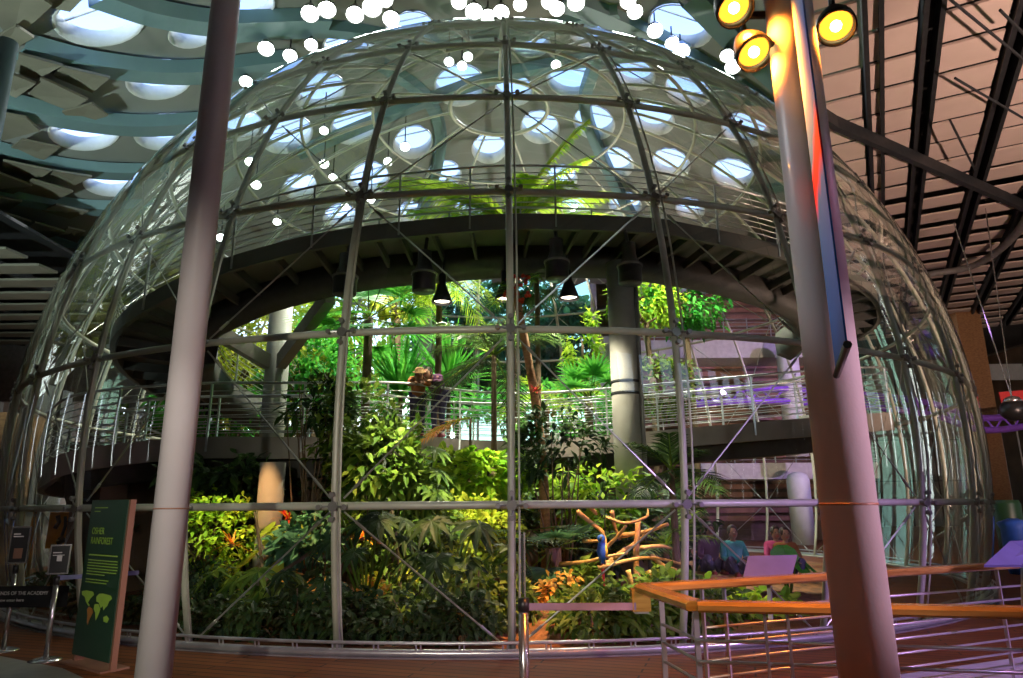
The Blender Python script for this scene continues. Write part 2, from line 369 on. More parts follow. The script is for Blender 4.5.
band([(-30,183),(40,198),(100,205),(160,203)],.45,.3)
band([(100,-10),(160,10),(230,20),(330,18)],.5,.35)
band([(-40,222),(30,235),(90,240)],.4,.3)
band([(230,30),(330,26),(420,38),(520,30),(620,10)],.3,.3)
band([(560,-5),(640,28),(730,80),(800,130)],.4,.35)
band([(690,-10),(740,40),(800,95)],.45,.35)
band([(300,150),(420,100),(560,60),(680,50)],.25,.3)
band([(640,230),(600,150),(585,100),(600,50)],.25,.3)
band([(420,215),(440,150),(430,100),(380,60)],.25,.3)
# tiled strips on the right: run 28 degrees off the view axis
SD=V((.469,.883,0)); SE=V((.883,-.469,0)); ZS=11.6
def wcoord(px,py): p=PZ(px,py,ZS); return p.dot(SE)
def scoord(px,py): p=PZ(px,py,ZS); return p.dot(SD)
strips=[(wcoord(817,100),wcoord(863,100)),(wcoord(868,100),wcoord(913,100)),(wcoord(934,100),wcoord(988,100)),(wcoord(1009,100),wcoord(1062,100)),(wcoord(1085,100),wcoord(1140,100)),(wcoord(1160,100),wcoord(1215,100)),(wcoord(1240,100),wcoord(1300,100)),(wcoord(1320,100),wcoord(1385,100))]
tilt=Matrix.Rotation(R(2.5),3,V((1,0,0)))
rotz=Matrix.Rotation(-R(27.97),3,'Z')
for w0,w1 in strips:
    b=MB(); s_=2.0; wm=(w0+w1)/2
    while s_<48:
        c=SD*s_+SE*wm
        if X0+.5<c.x<X1-.5 and Y0<c.y<Y1-.8:
            rho=math.hypot(c.x-DC.x,c.y-DC.y)
            if rho>8.3: b.box((c.x,c.y,ZS),((w1-w0)*.97,(1.15 if s_<24 else .95),.06),mtx=rotz@tilt)
        s_+=1.24 if s_<24 else 1.5
    b.build('tile_row','tile',ceil)
    b=MB()
    for ww in (w1+.12,w1+.42):
        ss=[s_*1.0 for s_ in range(3,48) if (lambda c: X0+.5<c.x<X1-.5 and c.y<Y1-.8 and math.hypot(c.x-DC.x,c.y-DC.y)>8.3)(SD*s_+SE*ww)]
        if len(ss)>2: a=SD*ss[0]+SE*ww; c=SD*ss[-1]+SE*ww; b.bar((a.x,a.y,ZS+.1),(c.x,c.y,ZS+.1),.10,.5)
    if b.v: b.build('girder','dark',ceil)
# dark void panel above the strips
b=MB(); b.poly([(6.2,-13,ZS+.6),(35,-13,ZS+.6),(35,51,ZS+.6),(10.5,51,ZS+.6),(10.5,26,ZS+.6),(9.6,19,ZS+.6),(8.2,12,ZS+.6)]); b.build('ceiling_void','dark',ceil)
for a,c in (((835,123),(1040,213)),((800,100),(835,123))):
    A=PZ(*a,ZS-.35);B=PZ(*c,ZS-.35); b=MB(); b.bar(A,B,.16,.35); b.build('cross_beam','dark',ceil)
A=PZ(1045,225,ZS-.3);B=PZ(900,300,ZS-.3)
b=MB(); b.tube(spline([PZ(1040,190,ZS-.5),PZ(1015,235,ZS-.5),PZ(975,265,ZS-.5),PZ(925,275,ZS-.5)],8),.14,8); b.build('curved_beam','beam',ceil,True)
for a,c in (((945,-5),(1030,65)),((955,78),(1030,122)),((1000,10),(1030,40)),((950,120),(975,170))):
    b=MB(); b.tube([PZ(*a,ZS-.8),PZ(*c,ZS-.8)],.03,5); b.build('tie_rod','dark',ceil)
# left acoustic panels: tilted diamond boards hung under the shell
for q in ([(19,54),(63,66),(37,79),(15,72)],[(62,67),(110,78),(92,93),(52,76)],[(41,78),(88,100),(69,111),(28,95)],[(8,73),(36,84),(16,98),(3,93)],[(3,161),(52,171),(35,181),(0,168)],[(53,171),(92,177),(74,186),(50,175)],
  [(32,180),(73,192),(57,200),(16,191)],[(-5,172),(32,186),(13,194),(-8,190)],[(0,212),(31,222),(13,231),(-3,227)],[(35,223),(66,232),(50,238),(21,230)],[(68,228),(85,232),(77,243),(57,236)],[(8,248),(32,252),(20,260),(0,256)],[(32,252),(50,257),(37,265),(21,261)],
  [(-14,8),(24,-14),(52,6),(12,42)],[(56,-12),(92,-10),(70,12),(40,6)],[(-12,42),(16,26),(34,38),(2,56)],[(-6,112),(26,118),(40,131),(2,141)],[(22,140),(60,148),(44,160),(8,150)],[(62,112),(92,104),(108,116),(76,126)],[(-8,196),(22,202),(8,211),(-12,206)],[(56,205),(88,212),(70,219),(42,211)]):
    cx=sum(a for a,_ in q)/4; cy_=sum(c for _,c in q)/4; p=onceil(cx,cy_,.5); P=[PZ(a,c,p.z+.12*k-.15) for k,(a,c) in enumerate(q)]
    b=MB(); b.v=P+[v+V((0,0,.07)) for v in P]; b.f=[(3,2,1,0),(4,5,6,7)]+[(k,(k+1)%4,4+(k+1)%4,4+k) for k in range(4)]; b.build('acoustic_panel','tile_l',ceil)
# left low ceiling with beams
b=MB(); y=19.0
while y<48: b.box((-22.5,y,9.6+.0*y),(13.5,1.0,.08),mtx=Matrix.Rotation(R(4),3,'X')); y+=1.5
b.build('tile_row','tile_l',ceil)
for x in (-28,-24.5,-21,-17.5): 
    b=MB(); b.bar((x,18,9.75),(x,50,9.75),.2,.3); b.build('girder','dark',ceil)
b=MB(); b.box((-22.7,34,10.4),(14.5,34,.1)); b.build('ceiling_void','dark',ceil)
# ------------------------------------------------------------------ floor, walls
def quadbox(name,c,d,m,**kw): b=MB(); b.box(c,d); return b.build(name,m,None,kind='structure',**kw)
floor=quadbox('floor',(3,19,-.06),(70,70,.12),'deck')
sp=MB(); sp.poly([PZ(-140,655,.006),PZ(-5,655,.006),PZ(62,668,.006),PZ(110,690,.006),PZ(200,800,.006),(-3,-6,.006),(-14,-6,.006)]); sp.build('floor_stone_strip','stone',None,kind='structure')
def windowed(name,axis,pos,a0,a1,z0,z1,n,m,frac=.75):
    # wall with a row of unglazed openings, everything else solid
    out=[]; st=(a1-a0)/n
    def bx(c0,c1,zz0,zz1,mm,nm,par=None):
        c=((c0+c1)/2,pos,(zz0+zz1)/2) if axis=='x' else (pos,(c0+c1)/2,(zz0+zz1)/2); d=((c1-c0),.3,zz1-zz0) if axis=='x' else (.3,(c1-c0),zz1-zz0)
        return quadbox(nm,c,d,mm)
    bx(a0,a1,0,z0,m,name); bx(a0,a1,z1,13,m,name)
    for k in range(n):
        bx(a0+st*(k+frac),a0+st*(k+1),z0,z1,m,name)
quadbox('wall_front',(-9,-14,6.5),(42,.3,13),'brown')
windowed('wall_front','x',-14,12,36,7.6,11.8,9,'brown',.7)
windowed('wall_right','y',36,-14,52,1.4,8.4,40,'brown',.10)  # unseen narrow slots, shaped to put bright vertical streaks in the dome glass
windowed('wall_left','y',-30,-14,52,2.0,7.4,26,'brown',.07)
# back wall with openings: right concrete, middle glazed, left windows
YB=33.5
def wallpanel(px0,px1,z0,z1,m,name,y=YB):
    x0=PY(px0,400,y).x; x1=PY(px1,400,y).x; return quadbox(name,((x0+x1)/2,y,(z0+z1)/2),(x1-x0,.3,z1-z0),m)
wr=quadbox('wall_back_right',(24,51.5,6.2),(26,.3,12.5),'conc')
for x in [11.5+2.2*i for i in range(11)]:
    b=MB(); b.box((x,51.3,6),(.07,.06,12)); b.build('panel_joint','dark',wr)
for z in (3.2,6.2):
    b=MB(); b.box((24,51.3,z),(26,.06,.05)); b.build('panel_joint','dark',wr)
wallpanel(415,430,0,12.8,'slab','wall_back_pier'); wallpanel(595,612,0,12.8,'slab','wall_back_pier')
wallpanel(600,835,9.9,14,'conc','wall_back_upper'); wallpanel(400,612,13.0,17.0,'slab','wall_back_lintel')
wallpanel(180,425,12.5,16.5,'slab','wall_back_lintel'); wallpanel(612,850,0,2.2,'brown','wall_back_base')
wallpanel(180,415,0,5.3,'brown','wall_back_base')
xl=PY(180,400,YB).x
for z0,z1 in ((0,1.3),(2.5,4.8),(6.8,13.2)): quadbox('wall_back_left',((xl-30)/2,YB,(z0+z1)/2),(xl+30,.3,z1-z0),'beam')
for k in range(9): quadbox('wall_back_left_pier',(-29+1.75*k,YB,4),(.55,.4,7),'beam')

for n_,(px0,px1) in enumerate(((430,478),(478,538),(538,595))):
    x0=PY(px0,400,YB).x; x1=PY(px1,400,YB).x; b=MB(); b.poly([(x0,YB,0),(x1,YB,0),(x1,YB,13),(x0,YB,13)])
    w=b.build('window_%d'%(len(holes)+1+n_),'clear',None,kind='structure',loc=(x0,YB,0))
    b=MB(); b.box((x1,YB-.05,6.5),(.12,.14,13)); b.build('mullion','slab',w)
quadbox('ground_outside',(0,59,-.2),(60,50,.1),'l_blue')
quadbox('ground_outside_left',(-51,20,-.2),(40,90,.1),'conc')
# rear gallery seen through the right of the dome
def gal(z,px0,px1,th,m='slab',y=30.8,dep=2.6):
    x0=PY(px0,400,y).x; x1=PY(px1,400,y).x; b=MB(); b.box(((x0+x1)/2,y+dep/2,z-th/2),(x1-x0,dep,th)); return b,x0,x1
gs=thing('rear_gallery','pale two-level gallery with slatted timber wall behind the dome','gallery',(6,31,0))
for z,p0,p1,th in ((PY(700,340,30.8).z,634,850,.85),(PY(760,463,30.8).z,690,870,.7)):
    b,x0,x1=gal(z,p0,p1,th); b.build('floor_slab','slab',gs)
    b=MB()
    for k in range(6): b.tube([(x0,30.85,z+.15+k*.17),(x1,30.85,z+.15+k*.17)],.018,5)
    for k in range(10): x=x0+(x1-x0)*k/9; b.tube([(x,30.85,z),(x,30.85,z+1.05)],.03,5)
    b.build('balustrade','rail',gs)
b=MB(); x0=PY(640,400,32.8).x;x1=PY(860,400,32.8).x; z=1
while z<12: b.box(((x0+x1)/2,32.9,z),(x1-x0,.08,.22)); z+=.36
b.build('slatted_wall','copper',gs)
b=MB(); b.box(((x0+x1)/2,33.1,6),(x1-x0,.06,12)); b.build('backing_wall','brown',gs)
for px,py0,py1,nm in ((786,345,422,'upper'),(797,472,575,'lower')):
    A=PY(px,py0,29.5);B=PY(px,py1,30.2); b=MB(); r_=.46; b.lathe((A.x,29.5,0 if nm=='lower' else 3.6),[(r_,0),(r_,A.z-.3-(0 if nm=='lower' else 3.6)),(r_*.8,A.z-.1-(0 if nm=='lower' else 3.6)),(r_*.3,A.z-(0 if nm=='lower' else 3.6))],18)
    b.build('gallery_column','white',None,True,loc=(A.x,29.5,0 if nm=='lower' else 3.6),label='white round column under the %s gallery slab behind the dome'%nm,cat='column')
# purple curved truss behind the dome
tr=thing('lighting_truss','curved violet lighting truss crossing behind the dome to the concrete wall','truss',PY(900,400,31))
pp=[PY(690,392,28.9),PY(760,388,28.9),PY(860,394,30.4),PY(930,403,31),PY(985,418,31.4),PY(1060,408,31.4)]
sp_=spline(pp,8)
for dz in (0,-.55):
    b=MB(); b.tube([p+V((0,0,dz)) for p in sp_],.15,8); b.build('chord','trackp',tr,True)
b=MB()
for i in range(0,len(sp_)-1,2):
    b.tube([sp_[i],sp_[i+1]+V((0,0,-.55))],.045,5); 
    if i+2<len(sp_): b.tube([sp_[i+1]+V((0,0,-.55)),sp_[i+2]],.045,5)
b.build('web','trackp',tr)
# ------------------------------------------------------------------ round columns in the hall
def column(px_b,px_t,y,r_,label,seam=True,top=15.5):
    x=PZ_x=None
    d=ray(px_b,678); x=d.x/d.y*y
    t=thing('steel_column',label,'column',(x,y,0),'tall slender columns in the hall')
    b=MB(); b.lathe((x,y,0),[(r_,0),(r_,top)],32); b.build('shaft','colw',t,True)
    b=MB(); b.lathe((x,y,0),[(r_*1.5,0),(r_*1.5,.03),(r_*1.05,.05)],32); b.build('base_collar','colw',t,True)
    if seam: b=MB(); b.lathe((x,y,CAMZ-.01),[(r_+.001,0),(r_+.004,.003),(r_+.004,.009),(r_+.001,.012)],32); b.build('joint_band','copper',t)
    return x,y
cl_x,_=column(153,226,5.9,.136,'slender pale round column in front of the left half of the dome, beside the green sign',True,13.2)
cr_x,_=column(869,790,3.6,.137,'thick-looking amber-lit round column carrying the blue banner',True,13.2)
# teal-grey column stub at upper left
p=PY(8,60,10.5); b=MB(); b.lathe((p.x,10.5,0),[(.17,0),(.17,13)],24)
A=PY(6,130,9.5)
b=MB(); b.lathe((A.x-.24,9.5,0),[(.15,0),(.15,PY(10,42,9.5).z)],24); b.build('steel_column','ribm',None,True,loc=(A.x,9.5,0),label='teal-grey round column at the extreme left edge of the view',cat='column',group='tall slender columns in the hall')
# banner on the right column
A=PY(837,374,3.40); B=EYE+ray(847,346)*((A.z-CAMZ)/ray(847,346).z)
t=thing('hanging_banner','long blue printed banner with a red streak fixed to the amber-lit column','banner',(A.x,A.y,A.z))
dn=(V((B.x,B.y,0))-V((A.x,A.y,0))).normalized(); w=(V((B.x,B.y,0))-V((A.x,A.y,0))).length
b=MB(); mid=(A+B)/2; b.box((mid.x,mid.y,A.z+2.2),(w,.008,4.4),rz=math.atan2(dn.y,dn.x)); b.build('banner_sheet','ban',t)
b=MB(); b.tube([V((A.x,A.y,A.z))-dn*.04,V((B.x,B.y,A.z))+dn*.03],.018,8); b.build('bottom_bar','black',t)
b=MB(); b.tube([V((A.x,A.y,A.z+4.4))-dn*.04,V((B.x,B.y,A.z+4.4))+dn*.03],.018,8); b.build('top_bar','black',t)
# amber par lamps around right column
def parlamp(px,py,aim,label,D=4.15,r_=.115):
    P=EYE+ray(px,py)*D; ax=V((.12 if px<800 else -.25,-.55,-1)).normalized()
    t=thing('amber_spotlight',label,'spotlight',P-ax*.16,'amber spotlights on the banner column')
    b=MB(); b.lathe(P-ax*.20,[(.035,0),(.055,.01),(.075,.05),(r_*.95,.15),(r_,.20),(r_,.235),(r_*.9,.235),(r_*.8,.19)],24,ax); b.f=b.f[:-1]; b.build('lamp_can','black',t,True)
    b=MB(); b.lathe(P-ax*.005,[(0.0005,-.03),(r_*.5,-.018),(r_*.86,0)],24,ax); b.f=b.f[:-1] if len(b.f[-1])>4 else b.f; b.build('lens','em_o',t,True)
    b=MB(); b.ball(P-ax*.0,r_*.30,12); b.build('bulb','em_b',t,True)
    c=V((cr_x,3.6,P.z+.25)); b=MB(); b.tube([P-ax*.16,P-ax*.16+V((0,0,.18)),c],.028,6); b.build('mounting_arm','black',t)
    l=bpy.data.lights.new('amber_beam','SPOT'); l.energy=260; l.color=(1,.26,.02); l.spot_size=R(110); l.spot_blend=.6; l.shadow_soft_size=.06
    lo=bpy.data.objects.new('amber_beam',l); COL.objects.link(lo); lo.location=P+ax*.06; lo.rotation_euler=(V((cr_x,3.6,P.z-.9))-lo.location).to_track_quat('-Z','Y').to_euler()
parlamp(734,8,EYE+ray(745,130)*3.2,'round black spotlight with amber lens, uppermost of the pair beside the banner column')
parlamp(754,52,EYE+ray(765,180)*3.2,'round black spotlight with amber lens, lower of the pair touching the banner column')
parlamp(836,26,EYE+ray(815,150)*3.2,'round black spotlight with amber lens, alone on the ceiling-tile side of the banner column')
# ------------------------------------------------------------------ ramps
def off_path(P,d):
    out=[]; k=len(P)
    for i,p in enumerate(P):
        t=(P[min(i+1,k-1)]-P[max(i-1,0)]); t.z=0; t.normalize(); out.append(p+V((-t.y,t.x,0))*d)
    return out
def sweep(b,P,prof):
    # prof: list of (inward, dz) loop
    L=[[q+V((0,0,dz)) for q in off_path(P,d)] for d,dz in prof]; n=len(prof); base=len(b.v)
    for i in range(len(P)):
        for j in range(n): b.v.append(L[j][i])
    for i in range(len(P)-1):
        for j in range(n):
            j2=(j+1)%n; b.f.append((base+i*n+j,base+(i+1)*n+j,base+(i+1)*n+j2,base+i*n+j2))
    b.f.append(tuple(base+j for j in range(n))); b.f.append(tuple(base+(len(P)-1)*n+j for j in range(n))[::-1])
def arclen(P):
    s=[0]
    for i in range(1,len(P)): s.append(s[-1]+(P[i]-P[i-1]).length)
    return s
def railing(P,label,m='rail',nb=7,H=1.07,step=1.75,name='ramp_railing',group=None):
    t=thing(name,label,'railing',P[0],group)
    for k in range(nb):
        b=MB(); b.tube([p+V((0,0,.12+k*(H-.15)/nb)) for p in P],.011,5); b.build('rail_bar',m,t,True)
    b=MB(); b.tube([p+V((0,0,H)) for p in P],.028,7); b.build('top_rail',m,t,True)
    s=arclen(P); d=.3
    while d<s[-1]:
        i=max(j for j in range(len(s)) if s[j]<=d); p=P[i]; b=MB(); b.box(p+V((0,0,H/2-.15)),(.035,.06,H+.28)); b.build('post',m,t); d+=step
    return t
low=[(-9.8,16.8,2.2),(-9.65,14.4,2.35),(-8.6,12.75,2.52),(-8.06,12.95,2.75),(-6.35,13.5,3.0),(-4.1,13.4,2.98),(-2.28,14.06,3.08),(-.9,15.0,3.05),(.64,15.6,3.1),(2.95,15.75,3.27),(4.76,15.6,3.4),(7.0,15.4,3.55),(8.7,15.9,3.7),(9.7,17.6,3.9),(9.9,19.5,4.1)]
low[2]=(-8.7,12.95,2.50)
LP=spline(low,6)
rl=thing('lower_ramp','lower curved walkway ramp sweeping across the rainforest at head height','ramp',LP[30])
b=MB(); sweep(b,LP,[(0,0),(1.7,0),(1.7,-.12),(.12,-.12),(.12,-.42),(0,-.42)]); b.build('deck_and_fascia','ramp',rl)
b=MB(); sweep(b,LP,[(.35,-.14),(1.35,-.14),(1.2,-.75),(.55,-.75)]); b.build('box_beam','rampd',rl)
railing(LP,'steel bar railing along the front edge of the lower ramp')
railing(off_path(LP,1.65),'steel bar railing along the rear edge of the lower ramp')
up=[(-8.9,19.5,4.5),(-9.25,16.9,4.9),(-8.9,14.9,5.2),(-8.0,13.55,5.6),(-6.27,13.2,6.45),(-4.6,13.1,6.95),(-3.57,13.05,7.15),(-2.28,13.0,7.3),(0,12.9,7.42),(2.7,13.3,7.5),(3.9,13.75,7.52),(6.0,14.4,7.3),(8.3,15.3,6.8),(9.5,17.0,6.5),(9.7,19.0,6.4)]
UP=spline(up,6)
ru=thing('upper_ramp','dark arching upper walkway ramp with ribbed underside near the dome top','ramp',UP[40])
b=MB(); sweep(b,UP,[(0,0),(2.1,0),(2.1,-.1),(.1,-.1),(.1,-.34),(0,-.34)]); b.build('deck_and_fascia','ramp2',ru)
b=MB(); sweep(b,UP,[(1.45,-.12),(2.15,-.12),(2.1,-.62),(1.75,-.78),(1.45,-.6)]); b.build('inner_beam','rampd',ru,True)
s=arclen(UP); d=.2; O2=off_path(UP,1.5); O1=off_path(UP,.1)
while d<s[-1]:
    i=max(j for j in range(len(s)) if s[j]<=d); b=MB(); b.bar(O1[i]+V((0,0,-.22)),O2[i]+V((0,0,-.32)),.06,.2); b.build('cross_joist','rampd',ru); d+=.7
railing(UP,'steel bar railing along the front edge of the upper ramp')
railing(off_path(UP,2.05),'steel bar railing along the rear edge of the upper ramp')
# interior columns
def icol(px,py,y,r_,top,label,m='colc'):
    p=PY(px,py,y); t=thing('concrete_column',label,'column',(p.x,y,0))
    b=MB(); b.lathe((p.x,y,0),[(r_,0),(r_,top)],24); b.build('shaft',m,t,True)
    return t,p
tc_,pc=icol(626,400,14.35,.30,6.85,'thick grey column inside the dome carrying the upper ramp, with a service pipe')
b=MB(); b.tube([(pc.x+.30,14.2,0),(pc.x+.30,14.2,6.8)],.05,8); b.build('service_pipe','beam',tc_,True)
for z in (3.9,4.15): b=MB(); b.lathe((pc.x,14.35,z),[(.305,0),(.315,.01),(.315,.05),(.305,.06)],24); b.build('strap','dark',tc_)
tc2,p2=icol(279,340,17.5,.30,6.9,'grey column behind the lower ramp with slanting struts to the upper ramp')
b=MB(); b.bar((p2.x,17.5,5.2),(p2.x-1.7,15.6,6.2),.25,.35); b.bar((p2.x,17.5,5.2),(p2.x+1.9,15.2,6.4),.25,.35); b.build('strut','ramp',tc2)
icol(266,560,12.75,.23,2.45,'short brown-lit column under the lower ramp among the bromeliads','colc')
# planter wall under ramp
b=MB(); WP=off_path(LP[8:56],1.2); sweep(b,[V((p.x,p.y,2.75)) for p in WP],[(0,0),(.25,0),(.25,-2.8),(0,-2.8)]); b.build('retaining_wall','brown',None,label='brown retaining wall beneath the lower ramp, behind the planting',cat='wall',kind='structure')
# speaker box with round grilles under the ramp
p=PY(357,468,12.9); t=thing('vent_box','grey box with two round vents hung under the lower ramp','vent box',p)
b=MB(); b.box(p,(1.0,.4,.42)); b.build('box_body','slab',t)
for dx in (-.25,.25): b=MB(); b.lathe(p+V((dx,-.2,0)),[(.13,0),(.13,.02),(.09,.03),(.09,.005)],18,(0,-1,0)); b.build('round_vent','black',t)
# soil
gm=MB(); n=60
for i in range(17):
    for j in range(n):
        a=2*PI*j/n; rad=.001+10.35*i/16; x=DC.x+rad*math.sin(a); y=DC.y-rad*math.cos(a)
        h=-.12+ (1-(i/16)**3)*(.38+.22*noise.noise(V((x*.5,y*.5,0)))+ .12*noise.noise(V((x*2,y*2,3))))
        d_=math.hypot(x-.55,(y-9.75)*1.1); h+=.42*math.exp(-(d_/.6)**2)
        gm.v.append(V((x,y,h)))
for i in range(16):
    for j in range(n): j2=(j+1)%n; gm.f.append((i*n+j,i*n+j2,(i+1)*n+j2,(i+1)*n+j))
gm.build('ground','soil',None,True,kind='structure')
def gz(x,y): return .3
# ------------------------------------------------------------------ plants
def frond(b,rb,p,az,el,L,droop,nl=26,ll=.55,w=.035,up=None):
    d=V((math.cos(az)*math.cos(el),math.sin(az)*math.cos(el),math.sin(el))); pts=[]
    for i in range(9):
        t=i/8; pts.append(p+d*L*t+V((0,0,-1))*droop*L*t*t)
    rb.tube(pts,[.022*(1-.8*i/8)*max(1,L/2) for i in range(9)],5)
    side=d.cross(V((0,0,1))).normalized()
    for k in range(nl):
        t=.12+.88*k/nl; i=min(7,int(t*8)); f=t*8-i; c=pts[i].lerp(pts[i+1],f); tg=(pts[i+1]-pts[i]).normalized()
        l=ll*math.sin(PI*min(1,.18+t*.78))**.7*random.uniform(.85,1.1)
        for s_ in (-1,1):
            dd=(side*s_*.85+tg*.65+V((0,0,random.uniform(.0,.3)))).normalized(); b.blade(c,dd,l,w,.35,up=tg.cross(dd),k=2)
def palm(label,x,y,z0,H,nf,L,m='l_mid',ll=.55,lean=0,r_=.1,elr=(0,1.1),name='feather_palm',nl=26,w=.035,bark='bark',azs=None,droop=.35):
    t=thing(name,label,'palm tree',(x,y,z0)); top=V((x+lean,y,z0+H))
    if H>.2:
        b=MB(); P=spline([(x,y,z0-.1),(x+lean*.2,y,z0+H*.5),top],8); b.tube(P,[r_*(1.15-.3*i/len(P))*(1+.08*(i%2)) for i in range(len(P))],9); b.build('trunk',bark,t,True)
    b=MB(); rb=MB()
    for k in range(nf):
        az=azs[k] if azs else 2*PI*k/nf+random.uniform(-.2,.2); frond(b,rb,top,az,random.uniform(*elr),L*random.uniform(.8,1.1),droop*random.uniform(.7,1.4),nl,ll,w)
    b.build('fronds',m,t); rb.build('frond_stalks','l_bright' if m!='l_dark' else 'l_mid',t,True); return t
def fanpalm(label,x,y,z0,H,nf,L,m='l_mid',r_=.1,blades=18,elr=(-.4,1.2),bark='bark',name='fan_palm',lean=0,w=.05):
    t=thing(name,label,'palm tree',(x,y,z0)); top=V((x+lean,y,z0+H))
    if H>.2:
        b=MB(); b.tube(spline([(x,y,z0-.1),(x+lean*.4,y,z0+H*.5),top],6),r_,9); b.build('trunk',bark,t,True)
    b=MB(); sb=MB()
    for k in range(nf):
        az=2*PI*k/nf+random.uniform(-.3,.3); el=random.uniform(*elr); d=V((math.cos(az)*math.cos(el),math.sin(az)*math.cos(el),math.sin(el)))
        q=top+d*L*.55; sb.tube([top,q],.014,4); side=d.cross(V((0,0,1))).normalized(); n_=side.cross(d)
        for j in range(blades):
            a=R(-105)+R(210)*j/(blades-1); dd=(d*math.cos(a)+side*math.sin(a)+n_*.12).normalized(); b.blade(q,dd,L*.62*(1-.25*abs(a)/2),w,.22,up=n_,k=3)
    b.build('leaf_fans',m,t); sb.build('leaf_stalks','l_mid',t,True); return t
def strap(label,x,y,z0,n_,L,m='l_emer',w=.07,H=0,name='strap_leaf_plant',elr=(.3,1.4),droop=.35,cat='plant'):
    t=thing(name,label,cat,(x,y,z0)); top=V((x,y,z0+H))
    if H>.1: b=MB(); b.tube([(x,y,z0-.1),(x+.03,y,z0+H*.5),top],.06,8); b.build('stem','bark',t,True)
    else:
        b=MB(); b.tube([(x,y,z0-.1),(x,y,z0+.08)],.05,8); b.build('stem','l_mid',t,True)
    b=MB()
    for k in range(n_):
        az=k*2.4; el=random.uniform(*elr); d=V((math.cos(az)*math.cos(el),math.sin(az)*math.cos(el),math.sin(el))); b.blade(top,d,L*random.uniform(.75,1.1),w,droop*random.uniform(.5,1.3),k=5)
    b.build('leaves',m,t); return t
def bush(label,x,y,z0,zc,rx,rz,n_,L=.22,W=.1,m='l_mid',ry=None,name='leafy_shrub',cat='shrub',bark='bark',stems=7,r_=.02,trunk=None,clump=True):
    t=thing(name,label,cat,(x,y,z0)); ry=ry or rx*.7; c=V((x,y,zc))
    sb=MB()
    tips=[]
    for k in range(stems):
        v=rv(); q=c+V((v.x*rx,v.y*ry,v.z*rz)); tips.append(q); b0=V((x+random.uniform(-.1,.1)*rx,y,z0-.05)); m_=b0.lerp(q,.5)+V((random.uniform(-.1,.1),0,.1))
        if trunk: fork=V((x,y,zc-rz*.8)); sb.tube([fork,fork.lerp(q,.5)+rv()*.1,q],[r_*1.5,r_,r_*.4],5)
        else: sb.tube([b0,m_,q],[r_,r_*.8,r_*.4],5)
    if trunk: sb.tube(spline([(x,y,z0-.1),(x+.1,y,(z0+zc-rz*.8)/2),(x,y,zc-rz*.8)],5),trunk,8)
    sb.build('stems' if not trunk else 'trunk',bark,t,True)
    b=MB(); nc=max(6,int(n_/22)); cl_=[]
    for k in range(nc):
        v=rv().normalized()*random.uniform(.45,1)**.6; cl_.append(c+V((v.x*rx,v.y*ry,v.z*rz)))
    for k in range(n_):
        q=random.choice(cl_)+V([g*.22*s_ for g,s_ in zip(rv(),(rx+.3,ry+.3,rz+.3))]) if clump else c+V([a*s_ for a,s_ in zip(rv(),(rx,ry,rz))])
        o_=(q-c); o_=o_.normalized() if o_.length>.01 else V((0,0,1)); d=(o_*.5+rv()*.8+V((0,-.15,.05))).normalized(); s_=random.uniform(.65,1.25)
        b.leaf(q,d,rv()*.5+V((0,-.3,1)),L*s_,W*s_,random.uniform(.1,.5))
    b.build('foliage',m,t); return t
def bigleaf(label,x,y,z0,n_,L,H,m='l_dark',lobes=7,name='broad_leaf_plant',spread=1,split=True):
    t=thing(name,label,'plant',(x,y,z0)); sb=MB(); b=MB()
    for k in range(n_):
        az=-PI/2+(k-(n_-1)/2)*(2.6/max(1,n_-1))*spread+random.uniform(-.2,.2); h=H*random.uniform(.55,1.05); out=random.uniform(.3,.8)*L*1.1
        q=V((x+math.cos(az)*out*1.3,y+math.sin(az)*out*.6,z0+h)); sb.tube([V((x,y,z0-.05)),V((x,y,z0)).lerp(q,.55)+V((0,0,.12)),q],[.022,.018,.012],5)
        d=V((math.cos(az)*.8,math.sin(az)*.8,-.55)).normalized(); side=d.cross(V((0,0,1))).normalized(); nn=side.cross(d); l=L*random.uniform(.8,1.15)
        if split:
            hub=q+d*l*.15
            for jj in range(9):
                a=R(-140)+R(280)*jj/8; dd=(d*math.cos(a)+side*math.sin(a)).normalized(); b.leaf(hub,dd,nn,l*.62*(1-.12*abs(a)),l*.17,.32)
            continue
        n0=len(b.v); N_=28; w_=random.uniform(.75,.95)
        for j in range(N_+1):
            a=-PI+2*PI*j/N_; rr=l*.5*(1+.35*math.cos(a))*(.75 if abs(a)>2.8 else 1)*(1+.03*math.sin(a*9))
            b.v.append(q+d*(l*.1+math.cos(a)*rr)+side*math.sin(a)*rr*w_-nn*abs(math.sin(a))*rr*.22+V((0,0,-.25))*max(0,math.cos(a))*rr)
        n1=len(b.v); b.v.append(q+d*l*.15)
        for j in range(N_): b.f.append((n1,n0+j,n0+1+j))
    sb.build('stalks','l_mid',t,True); b.build('leaf_blades',m,t); return t
def bromeliad(label,p,n_=22,L=.35,m='l_orange',m2='l_yel'):
    t=thing('bromeliad',label,'plant',p); b=MB(); c=MB()
    for k in range(n_):
        az=k*2.4; el=random.uniform(-.1,1.3); d=V((math.cos(az)*math.cos(el),math.sin(az)*math.cos(el)-.2,math.sin(el))); (b if k%3 else c).blade(p,d,L*random.uniform(.7,1.2),.04,.35,k=4)
    b.build('bracts',m,t); c.build('leaves',m2,t)
    b=MB(); b.ball(p,.05,8); b.build('rosette_core','bark',t); return t
def X(px,y,py=480): return PY(px,py,y).x
def Z(px,py,y): return PY(px,py,y).z
